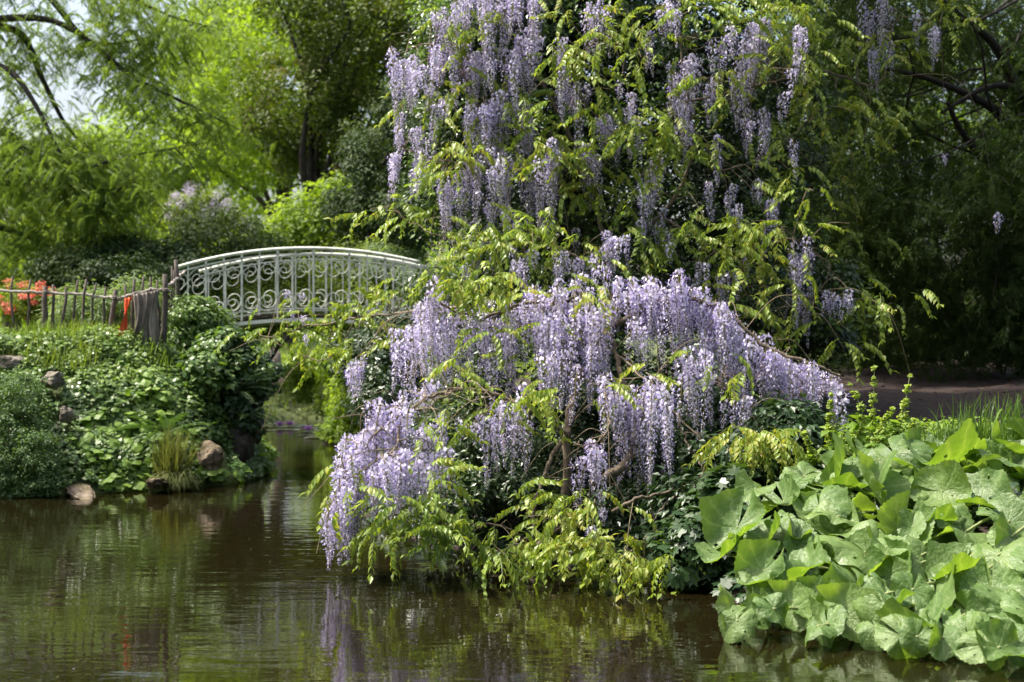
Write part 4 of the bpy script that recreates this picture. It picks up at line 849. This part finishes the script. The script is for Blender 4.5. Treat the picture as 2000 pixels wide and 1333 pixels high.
U_LV = [(905, 50, 3), (930, 85, 4), (1080, 100, 5), (1140, 95, 5), (1110, 130, 5), (1240, 120, 5), (1160, 15, 3), (1270, 20, 4), (1350, 20, 5), (1400, 25, 5), (1480, 20, 5), (1550, 25, 6), (1590, 50, 4), (830, 190, 5), (880, 185, 4), (940, 130, 2), (1000, 210, 5), (1070, 190, 5), (1140, 205, 5),
 (1170, 190, 4), (1240, 240, 8), (1270, 260, 6), (1310, 210, 4), (1420, 150, 4), (1450, 60, 3), (1520, 95, 5), (1545, 115, 3), (1640, 90, 5, 14), (1660, 110, 4, 14), (1730, 70, 4, 14.3), (1760, 110, 4, 14.4), (1830, 40, 4, 14.4), (1880, 20, 4, 14.6), (1880, 60, 3, 14.6), (1560, 170, 4), (1600, 215, 6), (1650, 230, 8, 13.6),
 (1690, 280, 7, 13.8), (1700, 210, 5, 13.8), (1730, 220, 4, 14), (1520, 290, 4), (1550, 340, 4), (1590, 380, 4), (1320, 280, 6), (1370, 290, 6), (1250, 330, 4), (1080, 300, 9), (1130, 320, 8), (1060, 310, 6), (950, 250, 3), (990, 330, 3), (910, 300, 4), (860, 330, 5), (780, 430, 8), (750, 415, 4), (800, 420, 5), (850, 310, 4),
 (1100, 380, 5), (1150, 375, 6), (1190, 360, 4), (1300, 470, 6), (1360, 450, 5), (1400, 470, 8), (1440, 450, 8), (1250, 470, 6), (1235, 500, 4), (1480, 455, 4), (1560, 450, 4), (1450, 520, 4), (1040, 465, 9), (990, 460, 7), (1090, 460, 6), (960, 500, 6), (930, 490, 5), (870, 450, 5), (1110, 500, 4), (1430, 580, 5), (1460, 630, 5),
 (1520, 650, 3), (1700, 590, 7), (1740, 600, 4), (1650, 690, 4), (1570, 640, 5), (1540, 560, 4), (1640, 400, 3, 14), (1680, 470, 3, 14), (1350, 560, 4)]
for _k in range(48):
    U_LV.append((_g.uniform(800, 1600), _g.uniform(-10, 560), int(_g.integers(2, 4))))
L_LV = [(880, 570, 8), (930, 560, 9), (960, 545, 6), (850, 540, 5), (1010, 590, 3), (1140, 590, 5), (1160, 570, 5), (1090, 640, 2), (960, 660, 5), (1030, 690, 4), (590, 600, 6, 14.2), (620, 640, 8, 14), (660, 600, 6, 13.5), (700, 600, 8, 13.2), (750, 590, 6, 12.6), (780, 580, 5, 12.3), (540, 660, 6, 14.5), (500, 650, 4, 14.8), (580, 680, 6, 14),
 (640, 700, 6, 13.6), (700, 640, 6, 13.2), (760, 640, 5, 12.5), (700, 680, 4, 13), (660, 660, 6, 13.4), (1030, 780, 6), (1080, 790, 6), (990, 780, 4), (980, 840, 3), (860, 840, 5), (900, 730, 5), (1290, 730, 3), (1410, 740, 6), (1190, 770, 4), (1470, 850, 8), (1510, 870, 8), (1440, 870, 6), (1540, 890, 6), (1420, 890, 4),
 (690, 950, 3), (690, 990, 3), (780, 1000, 6), (830, 990, 7), (870, 960, 5), (890, 930, 4), (800, 1030, 7), (750, 1040, 5), (860, 1030, 8), (910, 1020, 6), (940, 1040, 4), (890, 1060, 5), (1060, 970, 4), (1080, 1000, 8), (1120, 1000, 8), (1160, 990, 6), (1060, 1050, 8), (1100, 1070, 10), (1140, 1080, 10), (1180, 1070, 9),
 (1220, 1090, 9), (1260, 1090, 8), (1300, 1105, 7), (1010, 1070, 6), (1180, 1110, 5), (1050, 1090, 6), (1110, 1095, 6), (980, 1090, 4), (670, 900, 2), (560, 630, 4, 14.3), (610, 690, 5, 13.8)]
WL = [pinnate(7, .25, .95, dr, 400+i, 1, hg, .007) for i, (dr, hg) in enumerate([(.5, .5), (.8, .6), (1.1, .8), (.65, .9), (1.3, .5), (.9, 1.0)])]
WLM = [build_mesh('leaf', t[0], [(t[1], t[2], 0)], [M['wleaf']]) for t in WL]
def depth_near(branches, x, y, default):
    best, bd = default, 1e9
    for pts, _ in branches:
        for (a, b, c) in pts:
            q = (a-x)**2+(b-y)**2
            if q < bd: bd, best = q, c
    return best
def wisteria(label, base, tops, brs, lvs, seed, dflt):
    g = np.random.default_rng(seed); root = thing('wisteria', base, label, 'wisteria', 'lilac flowering wisteria vines')
    bpts = []
    for pts, r in brs:
        c = catmull([P(*p) for p in pts], 7); c += g.normal(size=c.shape)*.012*np.linspace(.3, 1, len(c))[:, None]
        put('branch', tubes_mesh('branch', [tube(c, np.linspace(r, max(r*.35, .004), len(c))*g.uniform(.9, 1.1, len(c)), 7)], M['vine']), root); bpts.append(c)
    B = np.concatenate(bpts); twigs = []; cands = []
    def twig(p, r=.0032):
        j = np.argmin(((B-p)**2).sum(1)); q = B[j]; L = np.linalg.norm(p-q)
        if L < .02: return
        m = (p+q)/2+g.normal(size=3)*L*.10+np.array([0, 0, .12*L]); c = catmull([q, m, p], 4)
        twigs.append(tube(c, np.linspace(r*1.3, r*.7, len(c)), 4, False))
    nr = 0; rac = []
    for (x0, y0, x1, y1, n, L, d) in tops:
        k = int(round(n*(1.2 if x0 < 815 and y0 > 700 else .95 if d > 11.4 else .82)))
        for i in range(k):
            t = (i+g.random())/k; x = x0+(x1-x0)*t+g.normal()*5; y = y0+(y1-y0)*t+g.normal()*15; dd = d+g.normal()*.16-(.22 if d > 12.3 else 0)
            p = P(x, y, dd); ln = L*g.uniform(.62, 1.12)/FPX*dd
            if p[2]-ln < .02: ln = max(.1, p[2]-.02)
            LL = min(LENS, key=lambda q: abs(q-ln)); s = ln/LL
            rac.append((ln/dd, LL, int(g.integers(4)), p, (g.normal()*.06, g.normal()*.06, g.uniform(0, 6.28)), (max(s, .85)*g.uniform(.9, 1.1),)*2+(s,))); nr += 1
            if i % 2 == 0: twig(p)
    rac.sort(key=lambda q: -q[0])
    for _, LL, k, p, ro, sc in rac[:300]: put('raceme', RM[LL][k], root, p, rot=ro, scale=sc)
    if len(rac) > 300:
        Vs, Fs, Rs, o = [], [[], [], []], [[], [], []], 0
        for _, LL, k, p, ro, sc in rac[300:]:
            V, F, Q = RAW[(LL, int(LL*1000)+k)]; mt = np.array(Euler(ro, 'XYZ').to_matrix())
            Vs.append((V*np.array(sc))@mt.T+p)
            for j in range(3): Fs[j].append(F[j]+o); Rs[j].append(Q[j])
            o += len(V)
        put('short_racemes', build_mesh('short_racemes', np.concatenate(Vs), [(np.concatenate(Fs[j]), np.concatenate(Rs[j]), j) for j in range(3)], [M['petal'], M['petal2'], M['rachis']]), root, kind='stuff')
    rest = []; nlv = 0; cand = []
    for e in lvs:
        x, y, n = e[:3]; d = e[3] if len(e) > 3 else depth_near(brs, x, y, dflt)-.18
        x += g.normal()*4; c0 = P(x, y-8, d); twig(c0, .004)
        for i in range(max(1, int(n*(1.3 if d < 12 else 1.35 if x > 790 else .8)))):
            dd = d+g.normal()*.14; p = P(x+g.normal()*24, y-10+g.normal()*16, dd); az = g.uniform(-2.0, 2.0)+math.pi if g.random() < .8 else g.uniform(0, 6.28)
            L = g.uniform(.72, 1.12)*(.33 if dd > 11.3 else .29)*(1.0 if dd < 13.2 else .98); tilt = g.normal()*.3-.05
            cand.append((L/dd, p, az, L, tilt, int(g.integers(6)), g.normal()*.25))
    cand.sort(key=lambda q: -q[0])
    for i, (_, p, az, L, tilt, k, roll) in enumerate(cand):
        if i < 300: put('leaf', WLM[k], root, p, rot=Euler((tilt, roll, az), 'XYZ'), scale=L)
        else:
            mt = np.array(Euler((tilt, roll, az), 'XYZ').to_matrix()); t = WL[k]
            rest.append((t[0]@mt.T*L+p, t[1], t[2]))
    if rest:
        V, F, rr = join(rest); put('small_leaves', build_mesh('small_leaves', V, [(F, rr, 0)], [M['wleaf']]), root, kind='stuff')
    # stray thin shoots
    for k in range(70):
        p = B[g.integers(len(B))]; L = g.uniform(.25, .75); dr = norm(np.array([[g.normal(), g.normal()*.5-.35, g.normal()*.8]]))[0]
        c = catmull([p, p+dr*L*.5+[0, 0, .08*L], p+dr*L+[0, -.02, -.22*L]], 5); twigs.append(tube(c, np.linspace(.004, .0018, len(c)), 4, False))
    put('twigs', tubes_mesh('twigs', twigs, M['twig']), root, kind='stuff')
    return root, nr
_, n1 = wisteria('wisteria with hanging lilac racemes climbing the dark evergreen tree', (.6, 13.0, .8), U_TOPS, U_BR, U_LV, 101, 12.5)
_, n2 = wisteria('wisteria mounded over the pond edge with massed lilac racemes', P(1040, 1090, 10.2), L_TOPS, L_BR, L_LV, 102, 10)
print('racemes', n1, n2)

# ------------------------------------------------------------------ right bank: ground cover, herbs, butterbur
gr = np.random.default_rng(121)
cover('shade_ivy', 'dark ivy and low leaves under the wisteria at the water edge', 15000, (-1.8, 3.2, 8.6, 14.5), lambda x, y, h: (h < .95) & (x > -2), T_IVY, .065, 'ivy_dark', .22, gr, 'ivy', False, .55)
cover('verge_herbs', 'light green herbs behind the big leaves', 8000, (1.6, 5.5, 9.75, 11.6), lambda x, y, h: (h > .35) & (y-.25*x < 10.2), T_FOLD, .06, 'herb', .42, gr, 'herbs', False)
cover('soil_litter', 'scattered dead leaves on the bare soil', 2600, (2.0, 9.5, 11, 20), None, T_DIA, .05, 'litter', .01, gr, 'leaf litter', False, 1.0)
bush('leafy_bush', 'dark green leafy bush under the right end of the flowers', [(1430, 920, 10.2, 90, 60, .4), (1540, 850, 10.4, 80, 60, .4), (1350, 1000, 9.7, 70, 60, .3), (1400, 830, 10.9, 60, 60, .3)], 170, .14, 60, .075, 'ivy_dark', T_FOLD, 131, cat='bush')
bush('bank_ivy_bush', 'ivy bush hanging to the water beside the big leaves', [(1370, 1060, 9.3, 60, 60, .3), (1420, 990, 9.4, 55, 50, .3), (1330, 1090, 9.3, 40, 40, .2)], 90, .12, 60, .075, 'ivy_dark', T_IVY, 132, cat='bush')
def spike(label, x, yt, yb, d, lean, seed):
    g = np.random.default_rng(seed); a = P(x, yb, d); b = P(x+lean, yt, d); root = thing('flowering_herb', a, label, 'plant', 'chartreuse flower spikes by the path')
    c = catmull([a, (a+b)/2+g.normal(size=3)*.03, b], 8); put('stem', tubes_mesh('stem', [tube(c, np.linspace(.006, .0025, len(c)), 4)], M['petiole']), root)
    n = 330; t = g.random(n)**.8; i = (t*(len(c)-1)).astype(int); az = g.uniform(0, 6.28, n); lay = np.round(t*11)/11
    pos = c[np.clip((lay*(len(c)-1)).astype(int), 0, len(c)-1)]+np.stack([np.cos(az), np.sin(az), g.normal(size=n)*.4], 1)*(.055*g.random(n)*(1.15-t))[:, None]
    s = scatter(T_ROUND[0], T_ROUND[1], pos, np.tile([0, -.2, 1.0], (n, 1))+g.normal(size=(n, 3))*.6, unit(n, g), g.uniform(.014, .028, n), g.random(n))
    put('flower_head', leaf_mesh('flower_head', s, M['spike']), root, kind='stuff')
    m = 26; pos = c[g.integers(0, len(c)//2, m)]; az = g.uniform(0, 6.28, m); tip = np.stack([np.cos(az), np.sin(az), g.uniform(-.3, .5, m)], 1)
    for k in range(m):
        V, F, r = scatter(T_FOLD[0], T_FOLD[1], pos[k:k+1], np.array([[0, 0, 1.0]])+g.normal(size=(1, 3))*.3, tip[k:k+1], np.array([g.uniform(.07, .14)]), g.random(1))
        put('leaf', build_mesh('leaf', V, [(F, r, 0)], [M['herb']]), root)
spike('chartreuse flower spike tallest of those against the soil', 1700, 718, 900, 10.2, 8, 1)
spike('chartreuse flower spike furthest along towards the bare soil', 1745, 735, 880, 10.3, 32, 2)
spike('chartreuse flower spike close beside the last lilac racemes', 1665, 752, 880, 10.1, -4, 3)
spike('short leaning chartreuse flower spike above the big leaves', 1705, 800, 900, 9.9, 40, 4)
spike('chartreuse flower spike in front of the lilac raceme tips', 1630, 770, 890, 9.9, -8, 5)
spike('low chartreuse flower spike under the raceme tips', 1600, 845, 900, 9.8, -30, 6)
spike('small chartreuse flower spike right of the leaning one', 1775, 820, 890, 10.0, 10, 7)
def tuft(label, x, y, d, n, L, seed):
    g = np.random.default_rng(seed); b = P(x, y, d); root = thing('grass_tuft', b, label, 'grass tuft', 'grass tufts by the soil path')
    grass('blades', None, b+g.normal(size=(n, 3))*np.array([.10, .08, .02]), L, 'fern', g, None, 'stuff', .7, root, .016)
bush('verge_weeds', 'loose leafy weeds along the near edge of the bare soil', [(1830, 850, 10.7, 110, 26, .3), (1960, 850, 10.6, 90, 26, .3), (1690, 860, 10.4, 90, 34, .3)], 110, .09, 45, .05, 'herb', T_FOLD, 133, cat='weeds')
tuft('tall arching grass tuft at the edge of the bare soil', 1900, 880, 10.3, 130, .40, 1); tuft('grass tuft at the right edge behind the big leaves', 1985, 880, 10.0, 180, .38, 2); tuft('small grass tuft beside the flower spikes', 1840, 885, 10.0, 120, .25, 3)
V, F, r_ = tube(np.array([P(1953, 870, 10.4), P(1953, 845, 10.4), P(1955, 822, 10.4)]), [.028, .027, .025], 7)
put('stake', build_mesh('stake', V, [(F, r_, 0)], [M['rail_wood']]), label='short pale wooden stake among the grass by the path', cat='stake')

def butterbur_leaf(seed, fold, cup, wav, roll=0.0):
    g = np.random.default_rng(seed); nr, ns = 9, 60; V = []
    ph = g.uniform(0, 6, 4)
    for i in range(1, nr+1):
        f = i/nr
        for j in range(ns+1):
            a = R(7)+(2*math.pi-R(14))*j/ns; aa = a-math.pi                     # sinus at -Y
            rr = f*(1+.10*math.cos(2*aa+ph[0]*.1)+.035*math.sin(5*aa+ph[1])*f+(.022*((-1)**j) if i == nr else 0)+(.10 if j in (0, 1, ns-1, ns) else .0)*f)
            x = math.sin(a)*rr*-1.03; y = -math.cos(a)*rr*.92
            z = cup*(f**2)*.34-.10*f**3+wav*.20*f**1.7*math.sin(2*aa+ph[2])+wav*.15*f**2.2*math.sin(3*aa+ph[3])+wav*.06*f**4*math.sin(7*aa+ph[0])+.10*f*mnoise.noise(Vector((x*1.7+seed, y*1.7, 0)))+.05*f*mnoise.noise(Vector((x*4.5, y*4.5+seed, 3)))+roll*f**5
            th = fold*x*.9
            z += fold*abs(x)**1.3*.75; x *= (1-.35*fold)
            V.append((x, y, z))
    V.append((0, 0, -.02)); c = len(V)-1; F = []
    w = ns+1
    for i in range(nr-1):
        for j in range(ns):
            if i > 1 and g.random() < .008: continue
            F.append((i*w+j, i*w+j+1, (i+1)*w+j+1, (i+1)*w+j))
    for j in range(0, ns, 2): F.append((c, j+2, j+1, j))
    return build_mesh('leaf', np.array(V), [(np.array(F), None, 0)], [M['butterbur']], True)
BL = [butterbur_leaf(500+i, *q) for i, q in enumerate([(0, .2, 1.0, -.12), (.15, .6, 1.2, .1), (.5, .2, 1.0, -.1), (0, -.5, 1.4, -.1), (.3, .8, .9, .15), (.1, 1.1, 1.3, .1), (.8, .1, .8, 0), (0, -.9, 1.0, -.15), (.1, .4, 1.5, -.2), (.05, 1.4, 1.2, .2)])]
def butterbur():
    g = np.random.default_rng(141); base = np.array([2.5, 8.0, .2]); root = thing('butterbur_clump', base, 'clump of huge rounded green leaves at the right water edge', 'plant')
    lv = [(1440, 1030, 62), (1475, 955, 46), (1505, 1040, 55), (1530, 1100, 70), (1490, 1115, 50), (1560, 1160, 66), (1435, 1185, 52), (1475, 1205, 36), (1600, 990, 55), (1635, 1010, 50), (1635, 930, 62), (1665, 910, 50), (1690, 905, 60), (1745, 885, 66), (1610, 955, 42), (1700, 950, 60), (1725, 985, 76),
          (1765, 1035, 60), (1690, 1080, 86), (1675, 1150, 80), (1800, 925, 60), (1850, 910, 72), (1840, 960, 55), (1825, 1010, 66), (1800, 1085, 48), (1830, 1170, 88), (1885, 1040, 62), (1915, 980, 62), (1930, 905, 55), (1965, 880, 62), (1985, 930, 62), (1950, 1085, 90), (1970, 1020, 60), (1965, 1185, 72), (1785, 1015, 52),
          (1620, 1060, 52), (1745, 1200, 52), (1650, 1205, 60), (1615, 1230, 44), (1790, 1285, 36), (1992, 1290, 42), (1870, 1115, 55), (1900, 1200, 48), (1925, 1262, 44), (1840, 1268, 42), (1700, 1238, 44), (1555, 1060, 55), (1580, 1110, 55), (1750, 1120, 60), (1885, 935, 50), (2030, 960, 70), (2045, 1110, 62), (2030, 1200, 70), (1530, 980, 48), (1570, 930, 46), (1540, 1190, 50), (1600, 1180, 50), (2020, 870, 60),
          (1780, 950, 50), (1900, 1140, 60), (1660, 1010, 50), (1730, 1070, 50), (1960, 900, 60), (1995, 910, 60), (1930, 940, 55), (1880, 895, 55), (1800, 890, 50), (1990, 975, 60), (1945, 870, 50), (1780, 1230, 60), (1860, 1230, 60), (1980, 1240, 60), (1730, 1160, 55), (1890, 1300, 50), (1950, 1310, 50), (1760, 1290, 44), (2010, 1150, 80), (1990, 1060, 70), (2040, 1280, 60), (1930, 1150, 60), (1500, 1160, 50), (1460, 1080, 48)]
    lv += [(x+g.normal()*22, y+g.normal()*18+20, rp*.72) for (x, y, rp) in lv[::2] if x < 2030 and y < 1240]
    for i, (x, y, rp) in enumerate(lv):
        d = np.interp(y, [870, 1000, 1100, 1200, 1300], [9.6, 8.75, 8.1, 7.55, 7.0])+g.normal()*.08; d -= .1*(x-1700)/300*(y > 1000)
        p = P(x, y, d); p[2] = max(p[2], .12); r = min(rp, 82)/FPX*d*1.08
        edge = (1700-x)/300; low = (y-1000)/250
        n = np.array([-.35*edge+g.normal()*.55-.15, -.42-.3*low+g.normal()*.5, .85-.2*low]); n /= np.linalg.norm(n)
        tdir = np.array([-.5*edge+g.normal()*.8, -.6+g.normal()*.4, -.6]); Bm = basis(n[None], tdir[None])[0]
        k = int(g.choice(10))
        lf = put('leaf', BL[k], root, p, rot=Matrix(Bm.tolist()).to_euler(), scale=r)
        gx_, gy_ = p[0]+.22+.15*g.random(), p[1]+.25+.15*g.random(); gz = max(float(ground_h(np.array([gx_]), np.array([gy_]))[0]), -.05)
        q = np.array([gx_, gy_, gz]); inv = np.linalg.inv(Bm*r)
        c = catmull([q, q+(p-q)*.55+np.array([.05, .04, .05]), p], 5); cl = (c-p)@inv.T
        V, F, rr = tube(cl, np.linspace(.011, .008, len(cl))/r, 6)
        pe = bpy.data.objects.new('petiole', build_mesh('petiole', V, [(F, rr, 0)], [M['petiole']], True)); COL.objects.link(pe); pe.parent = lf
butterbur()

# fallen petals drifting on the water
gf_ = np.random.default_rng(151); n = 170
x = gf_.uniform(-4, 1.2, n); y = gf_.uniform(6.5, 15, n); k = ground_h(x, y) < 0; pos = np.stack([x, y, np.full(n, .006)], 1)[k]
s = scatter(T_DIA[0]*[1, 1, .3], T_DIA[1], pos, np.tile([0, 0, 1.0], (len(pos), 1)), unit(len(pos), gf_)*[1, 1, 0], gf_.uniform(.008, .02, len(pos)))
put('floating_petals', build_mesh('floating_petals', s[0], [(s[1][3:], s[2][3:], 0), (s[1][:3], s[2][:3], 1)], [M['drygrass'], M['petal']]), label='small fallen petals drifting on the pond', cat='petals', kind='stuff')
tot = sum(len(m.loops)-2*len(m.polygons) for m in bpy.data.meshes); print('TRIS', tot)
